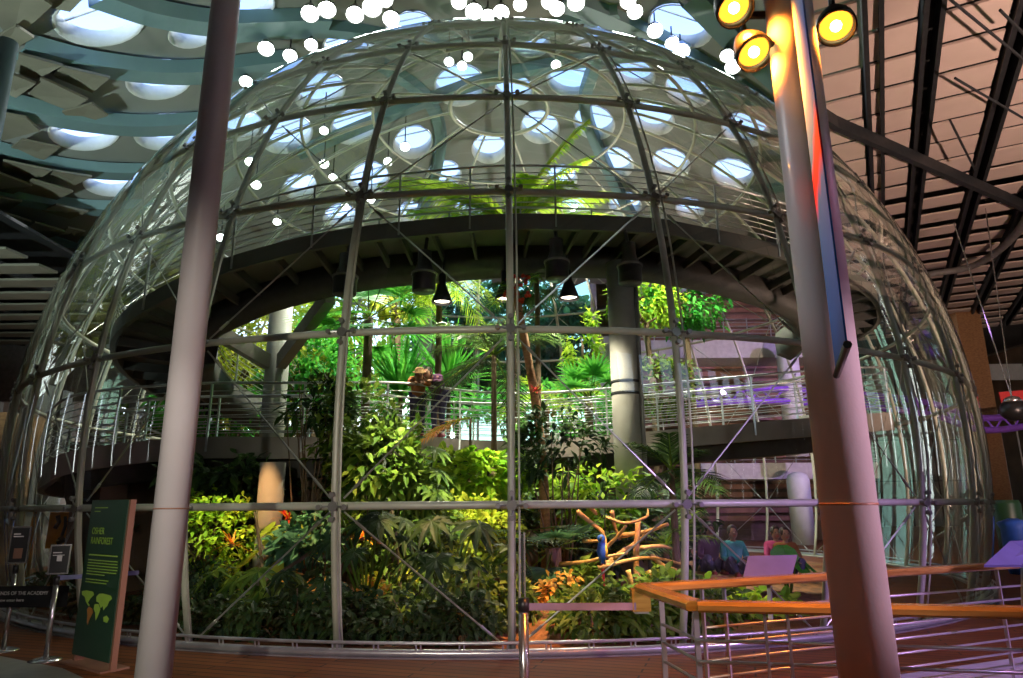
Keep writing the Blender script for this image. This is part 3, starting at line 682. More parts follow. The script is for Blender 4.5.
# --- upper planting
bush('yellow-green backlit tree beyond the lower ramp, beside the grey column',X(228,23.0),23,0,Z(230,345,23),2.0,1.9,3000,.26,.12,'l_yel',name='broadleaf_tree',cat='tree',trunk=.14,stems=9,r_=.04)
bush('yellow-green tree crown glimpsed above the spiky fan palm',X(392,24),24,0,Z(390,295,24),1.2,.9,900,.24,.11,'l_yel',name='broadleaf_tree',cat='tree',trunk=.12,stems=7,r_=.04)
bush('dark emerald tree directly behind the grey column near the left',X(308,21),21,0,Z(320,375,21),1.5,1.5,1500,.30,.13,'l_emer',name='broadleaf_tree',cat='tree',trunk=.12,stems=7,r_=.04)
bush('low bright green shrub at the foot of the yellow-green backlit tree',X(205,19),19,.2,Z(215,410,19),1.5,.8,1100,.28,.11,'l_emer')
fanpalm('spiky dark fan palm reaching the upper ramp, left of the pendant lamps',X(362,16.6),16.6,.2,Z(362,318,16.6)-.2,20,1.9,'l_emer',.11,18,(-.6,1.0),w=.085)
strap('bright emerald pandanus tuft behind the two visitors, wider of two',X(398,18),18,.2,90,2.3,'l_emer',.12,Z(398,395,18)-.2,name='screw_pine',elr=(.0,1.4),droop=.25,cat='plant')
strap('bright emerald pandanus tuft directly above the plum-jacketed visitor',X(447,18.4),18.4,.2,90,2.2,'l_emer',.12,Z(447,385,18.4)-.2,name='screw_pine',elr=(.0,1.4),droop=.25,cat='plant')
bush('broad green shrub mass behind the railing, right of the centre rib',X(560,21.5),21.5,.2,Z(565,412,21.5),2.6,.9,1700,.28,.12,'l_emer')
bush('green shrub mass behind the railing near the grey strutted column',X(300,22.5),22.5,.2,Z(310,405,22.5),2.2,1.0,1400,.28,.12,'l_mid')
bush('mid green thicket filling the gap behind the visitors on the ramp',X(420,20.5),20.5,.2,Z(430,400,20.5),2.6,.8,1600,.26,.11,'l_emer')
palm('feathery palm with fine dark fronds left of the centre rib',X(494,14.0),14.0,.2,Z(494,355,14)-.2,16,1.9,'l_dark',.6,0,.06,(-.5,1.1),nl=34)
t=palm('tall slim palm with ringed tan trunk and red fruit near the centre',X(546,13.2),13.2,.2,Z(522,290,13.2)-.2,3,.9,'l_mid',.4,X(517,13.2)-X(546,13.2),.085,(.1,1.0),bark='bark_l',nl=16,name='fruiting_palm')
tp=V((X(519,13.2),13.2,Z(522,282,13.2))); b=MB()
for k in range(26): b.ball(tp+V((random.uniform(-.26,.3),-.12+random.uniform(-.1,.1),random.uniform(-.45,.12))),.045,6)
b.build('fruit_cluster','l_red',t,kind='stuff')
fanpalm('hanging dark fan palm leaves beside the central pendant lamps',X(540,14.9),14.9,.2,Z(542,272,14.9)-.2,7,1.0,'l_dark',.06,18,(-1.3,-.2),w=.05)
palm('drooping pale green palm crown between the two hooded lamps',X(436,16.2),16.2,.2,Z(436,272,16.2)-.2,9,1.5,'l_bright',.6,0,.08,(-.6,.6),droop=.8)
fanpalm('stiff upright fan palm behind the ramp railing near the thick column',X(592,17.6),17.6,.2,Z(592,400,17.6)-.2,12,1.3,'l_emer',.09,16,(.2,1.4),w=.08)
palm('arching palm fronds low behind the railing, right of centre',X(548,18.4),18.4,.2,Z(550,395,18.4)-.2,8,1.9,'l_bright',.55,0,.08,(.0,.7),droop=.5)
bush('light green tree left of the thick column above the horizontal ring',X(588,19.5),19.5,.2,Z(590,345,19.5),.55,1.1,500,.22,.10,'l_bright',name='broadleaf_tree',cat='tree',trunk=.09,stems=6,r_=.03)
bush('bright green tree right of the thick column under the upper ramp',X(655,21),21,.2,Z(655,300,21),1.1,1.0,1100,.24,.11,'l_bright',name='broadleaf_tree',cat='tree',trunk=.09,stems=6,r_=.03)
bush('emerald tree with dense crown beside the slatted gallery wall',X(696,22),22,.2,Z(696,300,22),1.5,1.1,1600,.25,.11,'l_emer',name='broadleaf_tree',cat='tree',trunk=.10,stems=6,r_=.03)
bush('mid green tree behind the lower ramp railing beyond the thick column',X(662,18.5),18.5,.2,Z(662,388,18.5),1.0,.8,900,.22,.10,'l_mid',name='broadleaf_tree',cat='tree',trunk=.08,stems=6,r_=.03)
tpl=palm('topmost palm crown rising above the upper ramp under the skylights',X(512,15.6),15.6,.2,Z(510,222,15.6)-.2,1,.3,'l_bright',.3,0,.12,(.9,1.0),nl=10,w=.03)
b=MB(); rb=MB(); top=V((X(512,15.6),15.6,Z(510,222,15.6)))
for az,el,L_,dr in ((3,62,4.4,.24),(15,55,3.9,.30),(176,40,3.9,.34),(186,26,3.6,.20),(-5,30,2.9,.30),(165,58,2.2,.45),(8,12,2.8,.12),(70,65,2.4,.3),(-30,38,2.2,.35),(210,32,2.3,.3),(180,12,2.6,.1),(-60,60,1.8,.4)):
    frond(b,rb,top,R(az),R(el),L_,dr,56,.72,.055)
b.build('upper_fronds','l_bright',tpl); rb.build('upper_frond_stalks','l_yel',tpl,True)
pass
# trees outside the rear glazing
for k,(px,py,y,rr,mm,lb) in enumerate([(455,350,40,2.6,'l_blue','blue-green tree outside the rear glazing, above the visitors'),(520,335,44,3.6,'l_blue','hazy blue-green tree outside the rear glazing behind the slim palm'),(575,350,39,2.6,'l_blue','deep teal-green tree outside the rear glazing beside the pale pier'),
    (250,350,42,5.0,'l_yel','sunlit yellow-green tree outside, far behind the left column'),(350,330,46,4.5,'l_bright','bright green tree outside, behind the spiky fan palm'),(150,400,46,4,'l_mid','mid green tree outside, seen past the end of the ramps')]):
    bush(lb,X(px,y),y,0,Z(px,py,y),rr,rr*1.1,2600,.75,.36,mm,name='broadleaf_tree',cat='tree',trunk=.25,stems=8,r_=.08)
# --- ramp level vines and mid shrubs
bush('dark climbing foliage spilling over the lower ramp railing, left of the visitors',X(352,12.6),12.6,.2,Z(352,425,12.6),.75,.85,900,.20,.10,'l_mid',ry=.5,stems=10)
bush('dark leafy shrub leaning on the ramp between column and climbing foliage',X(310,12.7),12.7,.2,Z(312,405,12.7),.75,.42,330,.24,.10,'l_dark',ry=.4,stems=9)
bush('sparse broad-leaved shrub in front of the vent box',X(385,12.0),12.0,.2,Z(385,465,12.0),.8,.75,900,.22,.12,'l_mid',ry=.5,stems=9)
bigleaf('dark umbrella-shaped leaf cluster just below the visitors',X(423,11.9),11.9,1.0,9,.55,1.65,'l_mid',5)
bush('bright lime shrub under the ramp fascia, left of the centre rib',X(475,13.2),13.2,.2,Z(472,478,13.2),1.15,.45,1100,.24,.14,'l_bright',ry=.6,stems=9)
bush('dark hanging foliage under the ramp near the left slender column',X(225,13.2),13.2,.2,Z(225,478,13.2),1.0,.36,700,.30,.15,'l_dark',ry=.6,stems=10)
bush('dark leafy tree around the tan palm trunk',X(560,12.8),12.8,.2,Z(565,450,12.8),.80,.75,560,.24,.10,'l_dark',ry=.5,stems=9)
palm('dark palm fronds right of the thick column beneath the ramp',X(672,12.2),12.2,.2,Z(672,470,12.2)-.2,11,1.15,'l_dark',.5,0,.06,(-.2,1.2))
palm('low arching palm behind the macaw perch, near the third rib',X(662,13.2),13.2,.2,Z(660,545,13.2)-.2,11,1.4,'l_mid',.5,0,.06,(.1,1.1))
bush('pale green shrub at the thick column foot above the perch',X(600,14.0),14.0,.2,Z(600,500,14),1.0,.6,800,.22,.11,'l_bright',ry=.6)
# --- lower planting
bush('bright green tree lit from above behind the left lower pane',X(215,12.4),12.4,.1,Z(215,545,12.4),.8,.95,1300,.17,.075,'l_bright',ry=.6,stems=12)
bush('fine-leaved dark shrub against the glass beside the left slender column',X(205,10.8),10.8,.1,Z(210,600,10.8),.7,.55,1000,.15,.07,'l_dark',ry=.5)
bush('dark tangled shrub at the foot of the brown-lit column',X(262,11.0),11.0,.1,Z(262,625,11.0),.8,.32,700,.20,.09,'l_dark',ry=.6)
bigleaf('large yellow-green elephant-ear leaves beside the brown-lit column',X(288,11.6),11.6,.2,6,.42,1.15,'l_yel',5,split=False)
bigleaf('dark split leaves low in front of the elephant-ear plant',X(270,10.3),10.3,.1,9,.6,.7,'l_mid',6)
bigleaf('dark split-leaf plant close to the glass left of the second rib',X(318,10.2),10.2,.1,9,.55,.7,'l_dark',6)
bush('blue-green leafy tree left of the second rib at mid height',X(316,11.5),11.5,.1,Z(318,545,11.5),.5,.55,500,.24,.12,'l_blue',ry=.5)
bigleaf('very dark giant umbrella leaf on a tall stalk, right of the second rib',X(372,10.4),10.4,.2,9,.62,1.35,'l_dark',7)
bigleaf('very dark ribbed giant leaf near the middle pane',X(452,10.2),10.2,.2,8,.72,1.3,'l_dark',7)
bush('bright lime leafy shrub in the middle pane beside the centre rib',X(478,12.2),12.2,.2,Z(475,540,12.2),.75,.7,1200,.17,.08,'l_yel',ry=.5)
bush('mid green shrub between the two giant dark leaves',X(412,12.0),12.0,.2,Z(412,545,12.0),1.0,.85,1500,.18,.08,'l_mid',ry=.6)
bush('dark low shrub along the glass right of the second rib',X(375,10.0),10.0,.1,Z(375,625,10.0),.8,.4,900,.18,.09,'l_dark',ry=.5)
bush('amber-lit leaf litter shrub low in the middle pane',X(432,10.1),10.1,.1,Z(430,622,10.1),.75,.35,700,.17,.09,'l_mid',ry=.5)
bush('broad glossy shrub low beside the centre rib',X(482,9.9),9.9,.1,Z(482,600,9.9),.6,.5,700,.22,.11,'l_mid',ry=.5)
fanpalm('grey-green fan palm with dark trunk right of the centre rib',X(552,11.6),11.6,.2,Z(550,548,11.6)-.2,10,.95,'l_blue',.13,20,(-.7,.6),w=.05)
fanpalm('dark fan palm trunk hugging the centre rib',X(531,11.9),11.9,.2,Z(531,530,11.9)-.2,9,.9,'l_dark',.10,18,(-.5,.8))
strap('striped spider-like strap-leaf plant behind the belt post',X(530,9.75),9.75,.2,40,.55,'l_mid',.03,0,elr=(.3,1.3),droop=.9)
bush('leafy green shrub at the glass under the macaw perch',X(600,10.3),10.3,.2,Z(600,625,10.3),.85,.42,1200,.20,.09,'l_mid',ry=.5)
bush('taller shrub with upright leaves behind the shrub under the perch',X(570,11.2),11.2,.2,Z(570,598,11.2),.7,.45,900,.24,.10,'l_mid',ry=.5)
bush('leafy shrub beside the wooden newel, behind the third rib',X(652,10.7),10.7,.2,Z(650,610,10.7),.6,.55,800,.22,.10,'l_mid',ry=.5)
bush('bright leafy shrub behind the bar railing, under the lavender panel',X(722,11.2),11.2,.1,Z(722,610,11.2),.9,.35,800,.26,.13,'l_bright',ry=.5)
bigleaf('single glossy elephant-ear plant beside the seated visitors',X(778,12.4),12.4,.1,4,.42,.95,'l_emer',5,split=False)
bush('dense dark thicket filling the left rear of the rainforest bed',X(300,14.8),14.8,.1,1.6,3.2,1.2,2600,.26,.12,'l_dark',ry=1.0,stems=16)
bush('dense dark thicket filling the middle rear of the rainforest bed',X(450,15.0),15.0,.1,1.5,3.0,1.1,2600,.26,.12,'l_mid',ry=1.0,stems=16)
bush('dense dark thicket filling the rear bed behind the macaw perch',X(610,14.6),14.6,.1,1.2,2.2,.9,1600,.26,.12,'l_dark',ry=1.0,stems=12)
for lb,px,py,y,L_,m_ in (('orange and yellow bromeliad on the bright left tree',232,545,11.8,.42,'l_orange'),('red-orange bromeliad high on the brown-lit column',288,520,12.4,.5,'l_red'),('rusty bromeliad spray at the top corner left of the second rib',308,525,12.9,.5,'l_red'),
   ('orange bromeliad beside the second rib above the round burrow',303,555,11.3,.32,'l_orange'),('orange bromeliad right of the second rib, under the ring tube',362,538,11.3,.35,'l_orange'),('red bromeliad at the foot of the tan palm trunk on the ramp level',536,392,13.0,.25,'l_red')):
    bromeliad(lb,PY(px,py,y),26,L_,m_)
fr=palm('single dry golden palm frond drooping over the ramp beside the visitors',X(470,13.7),13.7,.2,Z(470,418,13.7)-.2,2,1.35,'l_dry',.42,0,.03,(-.2,.0),azs=[R(185),R(170)],droop=.35,nl=34)
words_='beside the green sign,left of the left slender column,right of the left slender column,under the brown-lit column,left of the second rib,right of the second rib,in the middle pane,left of the centre rib'.split(',')
for k,px in enumerate((60,120,195,240,290,350,405,460)):
    d=ray(px,600); t_=math.atan2(d.x,d.y); 
    # point just inside the glass along this azimuth
    yy=9.0
    for it in range(400):
        yy+=.02; xx=yy*math.tan(t_)
        if math.hypot(xx-DC.x,yy-DC.y)<10.0: break
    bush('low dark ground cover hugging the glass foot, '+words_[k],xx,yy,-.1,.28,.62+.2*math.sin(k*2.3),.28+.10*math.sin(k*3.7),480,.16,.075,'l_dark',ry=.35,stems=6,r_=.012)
for k,(px,w_) in enumerate(((590,'below the macaw perch'),(640,'behind the pointed railing corner'),(700,'seen through the railing bars'))):
    d=ray(px,600); t_=math.atan2(d.x,d.y); yy=9.0
    for it in range(400):
        yy+=.02; xx=yy*math.tan(t_)
        if math.hypot(xx-DC.x,yy-DC.y)<10.0: break
    bush('low green ground cover hugging the glass foot, '+w_,xx,yy,-.1,.30,.5,.36,600,.17,.08,'l_mid',ry=.35,stems=6,r_=.012)
for px,py,y,m_,lb in ((225,590,11.0,'l_yel','small yellow croton shrub low in the pane beside the left slender column'),(300,595,10.8,'l_dry','small golden-leaved shrub left of the second rib foot'),(355,600,10.5,'l_dry','small golden-leaved shrub right of the second rib foot'),(400,585,10.9,'l_yel','yellow croton shrub in the dark middle of the second pane'),
    (445,625,9.8,'l_dry','small amber-leaved shrub low in the middle pane near the glass'),(500,600,10.3,'l_yel','yellow croton shrub touching the centre rib'),(560,600,10.7,'l_dry','amber-leaved shrub behind the soil bank'),(630,595,10.9,'l_yel','yellow croton shrub behind the pointed railing corner'),(345,520,12.4,'l_bright','bright shrub just under the ring tube at the second rib'),(425,520,12.6,'l_bright','bright shrub just under the ring tube in the middle pane')):
    bush(lb,X(px,y),y,0,Z(px,py,y),.42,.30,170,.15,.065,m_,ry=.3,stems=6,r_=.012)
# dead stems / lianas
for k,(a,c,y,lb) in enumerate([((190,640),(330,540),10.4,'long bare liana slanting up from the left lower pane'),((255,512),(262,640),11.2,'thin upright bare trunk in front of the brown-lit column'),((392,510),(400,640),11.0,'thin dark trunk rising through the middle pane'),((318,512),(322,600),11.9,'slim trunk left of the second rib carrying bromeliads')]):
    b=MB(); A=PY(*a,y);B=PY(*c,y); b.tube(spline([A,A.lerp(B,.5)+V((.05,0,.08)),B],6),.028,6); b.build('liana','bark',None,True,loc=A if A.z<B.z else B,label=lb,cat='liana')
# --- macaw perch tree
Y_=11.0
pt=thing('perch_tree','bare stripped branch perch lit orange, holding the macaw','bird perch',PY(612,640,Y_))
br=[[(640,640),(641,600),(636,565),(638,520)],[(560,564),(585,562),(610,556),(628,553)],[(598,568),(630,560),(655,558),(682,564)],[(604,566),(622,552),(640,540),(650,530)],[(620,536),(645,532),(668,524)],[(606,517),(625,523),(646,517),(648,509)],[(578,512),(590,522),(602,532),(607,548)],[(583,541),(602,541)],[(640,548),(660,546),(672,549)],[(612,512),(614,524),(620,540)],[(652,556),(664,566),(676,570)],[(628,570),(632,590),(630,640)],[(590,506),(596,514)],[(600,553),(616,538),(626,526)],[(650,570),(652,590),(656,640)]]
for i,q in enumerate(br):
    P=spline([PY(a,c,Y_+(.35*math.sin(i*2.1+j)) if i else Y_) for j,(a,c) in enumerate(q)],5); r0_=.07 if i==0 else random.uniform(.026,.046)
    b=MB(); b.tube(P,[r0_*(1-.45*j/len(P)) for j in range(len(P))],7); b.build('branch','perch',pt,True)
b=MB(); p=PY(655,590,10.8); b.tube([p+V((0,0,.14)),p,p+V((.02,0,-.16))],[.05,.10,.03],8); b.build('hanging_block','perch',pt,True)
p=PY(602,551,10.7); mc=thing('macaw','blue and gold macaw perched on the orange-lit branches','bird',p-V((0,0,.2)))
b=MB(); b.tube([p+V((0,0,.14)),p+V((0,0,.10)),p,p+V((.01,.02,-.14)),p+V((.02,.04,-.2))],[.045,.06,.085,.05,.03],10); b.ball(p+V((-.01,-.03,.18)),.062,10); b.build('body','mac_b',mc,True)
b=MB(); b.tube([p+V((0,.02,-.14)),p+V((.02,.04,-.50))],[.035,.01],6); b.build('tail','redb',mc)
b=MB(); b.ball(p+V((.055,-.035,.0)),.05,8,(.6,.7,1.8)); b.build('breast','mac_y',mc,True)
b=MB(); b.tube([p+V((-.02,-.08,.19)),p+V((-.03,-.115,.17)),p+V((-.03,-.11,.14))],[.025,.016,.004],6); b.build('beak','black',mc,True)
for dx in (-.03,.03): b=MB(); b.tube([p+V((dx,-.03,-.12)),p+V((dx,-.03,-.19))],.01,5); b.build('foot','black',mc)
# rocks in soil bank
for k,(px,py,y,s_) in enumerate([(530,640,9.6,.16),(552,622,10.1,.2),(575,640,9.7,.13)]):
    p=PY(px,py,y); b=MB(); b.ball(p,s_,10,(1.3,1,.7)); b.v=[q+V((0,0,1))*noise.noise(q*6)*.06+rv()*.008 for q in b.v]
    b.build('boulder','soil',None,False,loc=p,label=['orange-brown boulder touching the belt post foot in the soil bank','largest orange-brown boulder in the middle of the soil bank','small orange-brown boulder at the shrub side of the soil bank'][k],cat='rock',group='boulders in the soil bank')
# ------------------------------------------------------------------ lamps
NUM='first second third fourth fifth sixth seventh eighth ninth tenth eleventh twelfth thirteenth fourteenth fifteenth sixteenth seventeenth eighteenth nineteenth twentieth'.split()+['twenty-first','twenty-second','twenty-third','twenty-fourth','twenty-fifth','twenty-sixth','twenty-seventh','twenty-eighth','twenty-ninth']
def ceiling_lamp(P,r_,label,group):
    ax=(EYE+V((P.x*.3,7,0))-P).normalized(); ax=(ax+V((0,0,-.6))).normalized()
    t=thing('ceiling_spotlight',label,'spotlight',P,group)
    b=MB(); b.lathe(P-ax*r_*1.7,[(r_*.35,0),(r_*.5,.05*r_*10*.1),(r_*.95,r_*1.2),(r_*1.04,r_*1.7)],14,ax); b.f=b.f[:-1]; b.build('lamp_can','steel_d',t,True)
    b=MB(); b.lathe(P-ax*.02,[(.001,0),(r_*.96,0)],16,ax); b.f=b.f[:16]; b.build('lens','em_w',t)
    zc=ceilz(P.x,P.y); b=MB(); b.tube([P-ax*r_*1.5,P-ax*r_*1.5+V((0,0,max(.1,zc-P.z-r_*1.2)))],.025,5); b.box(P-ax*r_*1.5,(r_*1.6,.05,.05)); b.build('bracket','dark',t)
A_=[(246,82,6.5),(266,49,8),(290,56,7),(311,45,6.5),(310,14,9),(327,10,9),(355,15,9),(372,8,10),(391,19,8.5),(385,0,8),(459,2,8),(474,12,9),(488,17,8),(501,13,8.5),(549,2,8),(557,9,8),(576,3,9),(628,2,8),(635,12,8),(655,31,8),(681,52,9),(672,44,7),(727,56,7),(733,67,8),(520,5,7)]
A_.sort()
for k,(px,py,rp) in enumerate(A_):
    P=onceil(px,py,.75); D=(P-EYE).dot(fwd)
    ceiling_lamp(P,rp/FPX*D*.98,'lit round ceiling spotlight above the dome crown, %s counting from the left'%NUM[k],'ceiling spotlights over the dome crown')
B_=[(449,62,5),(462,66,5),(468,57,5),(556,65,5),(405,147,5),(388,162,4.5),(324,164,5),(250,162,5),(256,185,5),(333,178,4.5),(324,131,4.5),(277,222,4),(214,215,5),(221,238,4.5),(371,200,4),(345,207,4)]
B_.sort()
for k,(px,py,rp) in enumerate(B_):
    P=onceil(px,py,1.6); D=(P-EYE).dot(fwd); ceiling_lamp(P,rp/FPX*D*.98,'small lit spotlight seen through the dome glass, %s counting from the left'%NUM[k],'small spotlights behind the dome glass')
# pendant lamps under upper ramp
for k,(px,py) in enumerate([(442,303),(505,300),(569,299)]):
    P=PY(px,py,13.6); t=thing('pendant_lamp','black bell-shaped lamp lit below the upper ramp, '+['beside the pale hanging fronds','behind the centre rib','rightmost and nearest the thick column'][k],'pendant lamp',P,'bell lamps under the upper ramp')
    b=MB(); b.lathe(P,[(.21,0),(.22,.02),(.17,.16),(.10,.36),(.075,.40),(.075,.62),(.0505,.64)],20); b.f=[f for f in b.f if len(f)<=4]+[b.f[-1]]; b.build('shade','black',t,True)
    b=MB(); b.lathe(P+V((0,0,.05)),[(.001,0),(.17,0)],20); b.f=b.f[:20]; b.build('lens','em_c',t)
    b=MB(); b.tube([P+V((0,0,.6)),P+V((0,.4,1.1))],.03,6); b.build('hanger','black',t)
    l=bpy.data.lights.new('pendant_glow','SPOT'); l.energy=900; l.spot_size=R(120); l.spot_blend=.7; l.color=(1,.9,.7); l.shadow_soft_size=.15
    lo=bpy.data.objects.new('pendant_glow',l); COL.objects.link(lo); lo.location=P+V((0,0,.02))
for k,(px,py,lb) in enumerate([(424,280,'above and beside the left bell lamp'),(557,268,'directly above the bell lamps, right of the centre rib'),(630,272,'touching the top of the thick column'),(345,283,'against the second rib above the fan palm')]):
    P=PY(px,py,12.95); t=thing('projector_housing','large dark cylindrical lamp housing '+lb,'lamp housing',P,'cylindrical housings under the upper ramp')
    b=MB(); b.lathe(P+V((0,0,-.25)),[(.22,0),(.235,.02),(.235,.30),(.245,.31),(.245,.35),(.22,.36),(.14,.60),(.14,.85),(.1,.87)],20); b.build('housing','black',t,True)
    b=MB(); b.lathe(P+V((0,0,.10)),[(.25,0),(.262,.01),(.262,.04),(.25,.05)],20); b.build('band','beam',t)
    b=MB(); b.tube([P+V((0,0,.5)),P+V((0,.3,1.0))],.04,6); b.build('hanger','black',t)
# ------------------------------------------------------------------ handrail enclosure
def rail_run(A,B,za,zb,label,nposts,H=1.07,kerb=0,posts=None,end=None,cut=0):
    A=V((A.x,A.y,za));B=V((B.x,B.y,zb)); d=(B-A); t=thing('handrail_fence',label,'railing',A,'timber-topped bar railings round the ramp')
    n_=V((-d.y,d.x,0)).normalized()
    b=MB(); m=(A+B)/2; mt=d.to_track_quat('Y','Z').to_matrix(); 
    # rounded timber rail
    prof=[(-.07,-.015),(-.055,-.028),(.055,-.028),(.07,-.015),(.07,.012),(.045,.03),(-.045,.03),(-.07,.012)]
    for e_ in (A,B):
        for q in prof: b.v.append(e_+V((0,0,H))+mt@V((q[0],0,q[1])))
    for j in range(8): b.f.append((j,(j+1)%8,8+(j+1)%8,8+j))
    b.f+= [tuple(range(8))[::-1],tuple(range(8,16))]; b.build('timber_rail','wood',t)
    for k in range(8): 
        z=.09+k*.113; b=MB(); b.tube([A+d*cut+V((0,0,z)),B+V((0,0,z))],.011,6); b.build('rail_bar','rail',t,True)
    for f in posts: 
        p=A+d*f; b=MB(); b.box(p+V((0,0,(H-.03)/2-kerb/2)),(.032,.014,H-.03+kerb),rz=math.atan2(d.y,d.x)+PI/2); b.build('post','rail',t)
        b=MB(); b.box(p+V((0,0,.01-kerb)),(.12,.08,.02)); b.build('foot','rail',t)
    return A,B,t
H=1.07
C1=PZ(643,588,H); C2=PZ(697,606,H); C3=PZ(1100,614,H); F2=PZ(1075,561,H)
rail_run(C1,C2,0,0,'short corner section of timber-topped railing facing the belt post',2,posts=[.38,.97],cut=.38)
rail_run(C2,C3,0,0,'near long timber-topped bar railing passing behind the banner column',2,posts=[.18,.24,.99])
# far rail rises onto kerb
A,B,_=rail_run(C1,F2,0,0,'far long timber-topped bar railing carrying the lavender panels',3,posts=[.10,.14,.36,.76],cut=.10)
ns=thing('newel_block','square orange-brown timber block closing the pointed railing corner','newel',C1-V((.03,0,.18)))
b=MB(); b.box((C1.x-.02,C1.y+.02,H-.08),(.13,.10,.15)); b.build('block_body','wood',ns); b=MB(); b.box((C1.x-.02,C1.y+.02,H-.16),(.10,.07,.02)); b.build('bottom_cap','rail',ns)
# purple-lit concrete kerb along far rail base
kb=MB(); kq=[PZ(860,680,.1),PZ(1180,634,.1),PZ(1180,760,.1),PZ(900,760,.1)]; kb.poly(kq[::-1])
for q0,q1 in zip(kq,kq[1:]+kq[:1]): kb.poly([q0,q1,V((q1.x,q1.y,0)),V((q0.x,q0.y,0))])
if True: pass; kb.build('ramp_kerb','curb',None,loc=PZ(880,665,.0),label='pale concrete kerb under the far railing',cat='kerb')
# lavender info panels
def infopanel(c4,label,y0):
    P=[PY(px,py,y) for px,py,y in c4]; t=thing('information_panel',label,'information panel',P[3]-V((0,0,.3)),'lavender reading panels on the far railing')
    n_=(P[1]-P[0]).cross(P[3]-P[0]).normalized(); b=MB(); b.v=[p+n_*s_*.012 for s_ in (-1,1) for p in P]
    b.f=[(0,1,2,3),(7,6,5,4),(0,4,5,1),(1,5,6,2),(2,6,7,3),(3,7,4,0)]; b.build('panel_board','purple',t)
    m=(P[2]+P[3])/2; b=MB(); b.bar((P[0]+P[1])/2*.4+m*.6+V((0,.02,0)),V((m.x+.02,m.y+.05,.75)),.03,.05); b.build('support_arm','rail',t)
infopanel([(748,557,5.9),(797,556,6.05),(791,580,5.75),(742,581,5.6)],'tilted lavender reading panel left of the banner column',6)
infopanel([(1010,542,6.3),(1062,540,6.3),(1052,566,6.1),(984,566,6.0)],'tilted lavender reading panel at the far right end of the railing',6)
# ------------------------------------------------------------------ belt posts and signs
def stanchion(px,py,y,label,Hh=.98,belt_to=None,plate=None,r_=.025,zfoot=0):
    p=PY(px,py,y); t=thing('belt_post',label,'barrier post',(p.x,y,0))
    b=MB(); b.lathe((p.x,y,0),[(.17,0),(.17,.012),(.12,.03),(.04,.045)],24); b.build('base','chrome',t,True)
    b=MB(); b.lathe((p.x,y,.03),[(r_,0),(r_,Hh-.1)],14); b.build('pole','chrome',t,True)
    b=MB(); b.lathe((p.x,y,Hh-.09),[(r_*1.15,0),(r_*1.15,.09)],14); b.build('belt_head','black',t,True)
    return t,V((p.x,y,Hh))
# centre post
t,hp=stanchion(523.5,600,5.25,'brushed steel belt post standing right of the centre rib',1.0,r_=.036)
b=MB(); b.box((hp.x+.01,5.25,hp.z+.24),(.012,.21,.44)); b.build('sign_frame','chrome',t); b=MB(); b.box((hp.x-.006,5.25,hp.z+.24),(.012,.17,.40)); b.build('sign_card','black',t)
b=MB(); q=V((C1.x-.06,C1.y-.03,.95)); b.bar(V((hp.x,hp.y,.94)),q,.004,.05); b.build('barrier_belt','belt',None,loc=hp-V((0,0,.05)),label='purple-grey belt stretched from the centre post to the timber newel',cat='belt')
b=MB()
def txt(s,size,P,rotm,m,parent,name='lettering',sx=1.0,align='LEFT'):
    c=bpy.data.curves.new(name,'FONT'); c.body=s; c.size=size; c.align_x=align; c.extrude=.0006
    c.materials.append(M[m]); tmp=bpy.data.objects.new('tmp_text',c); COL.objects.link(tmp); dg=bpy.context.evaluated_depsgraph_get(); dg.update()
    me=bpy.data.meshes.new_from_object(tmp.evaluated_get(dg)); bpy.data.objects.remove(tmp)
    o=bpy.data.objects.new(name,me); COL.objects.link(o); o.parent=parent
    o.matrix_local=Matrix.Translation(P-ORG[parent.name])@rotm.to_4x4()@Matrix.Diagonal((sx,1,1,1)); return o
def facing(e): # e: unit horizontal vector along text; text upright, facing -normal
    u=V((0,0,1)); n_=e.cross(u); return Matrix((e,u,n_)).transposed()
# stanchion signs at left
def platesign(px,py,y,w,h,label,lines,ang,top):
    t,hp=stanchion(px,py,y,label,top-.02,r_=.028)
    e=V((math.cos(ang),math.sin(ang),0)); rm=facing(e); n_=e.cross(V((0,0,1)))
    lean=Matrix.Rotation(R(0),3,'X')
    c=V((hp.x,y,top+h/2)); b=MB(); b.box(c,(w,.02,h),rz=ang); b.build('sign_frame','chrome',t)
    b=MB(); b.box(c+n_*.008,(w-.035,.014,h-.035),rz=ang); b.build('sign_card','black',t)
    z=h/2-.09
    for wf,sz in lines: b=MB(); b.box(c+n_*.0165+V((0,0,z))-e*(w/2-.035-wf*w/2),(wf*w,.003,sz),rz=ang); z-=sz*2.4; b.build('text_line','cream',t)
    return t,hp,c,e,n_,rm
y2=PZ(43,661,0).y
t2,h2,c2_,e2,n2_,rm2=platesign(46,655,y2,.21,.33,'belt post with a small framed sign, nearer the green sign board',[(.42,.012),(.55,.008)],R(22),.92)
t2['label']='belt post with small framed black card, next to the green sign board'
b=MB(); b.box(c2_+n2_*.017+V((0,0,.01)),(.05,.004,.06),rz=R(22)); b.build('card_icon','cream',t2)
y1=PZ(4,651,0).y
t1,h1,c1_,e1,n1_,rm1=platesign(3,650,y1,.21,.44,'belt post with tall framed black card, at the extreme left edge',[(.34,.012),(.50,.012)],R(22),1.0)
b=MB(); b.box(c1_+n1_*.017+V((0,0,-.1)),(.09,.004,.12),rz=R(22)); b.build('card_picture','copper',t1)
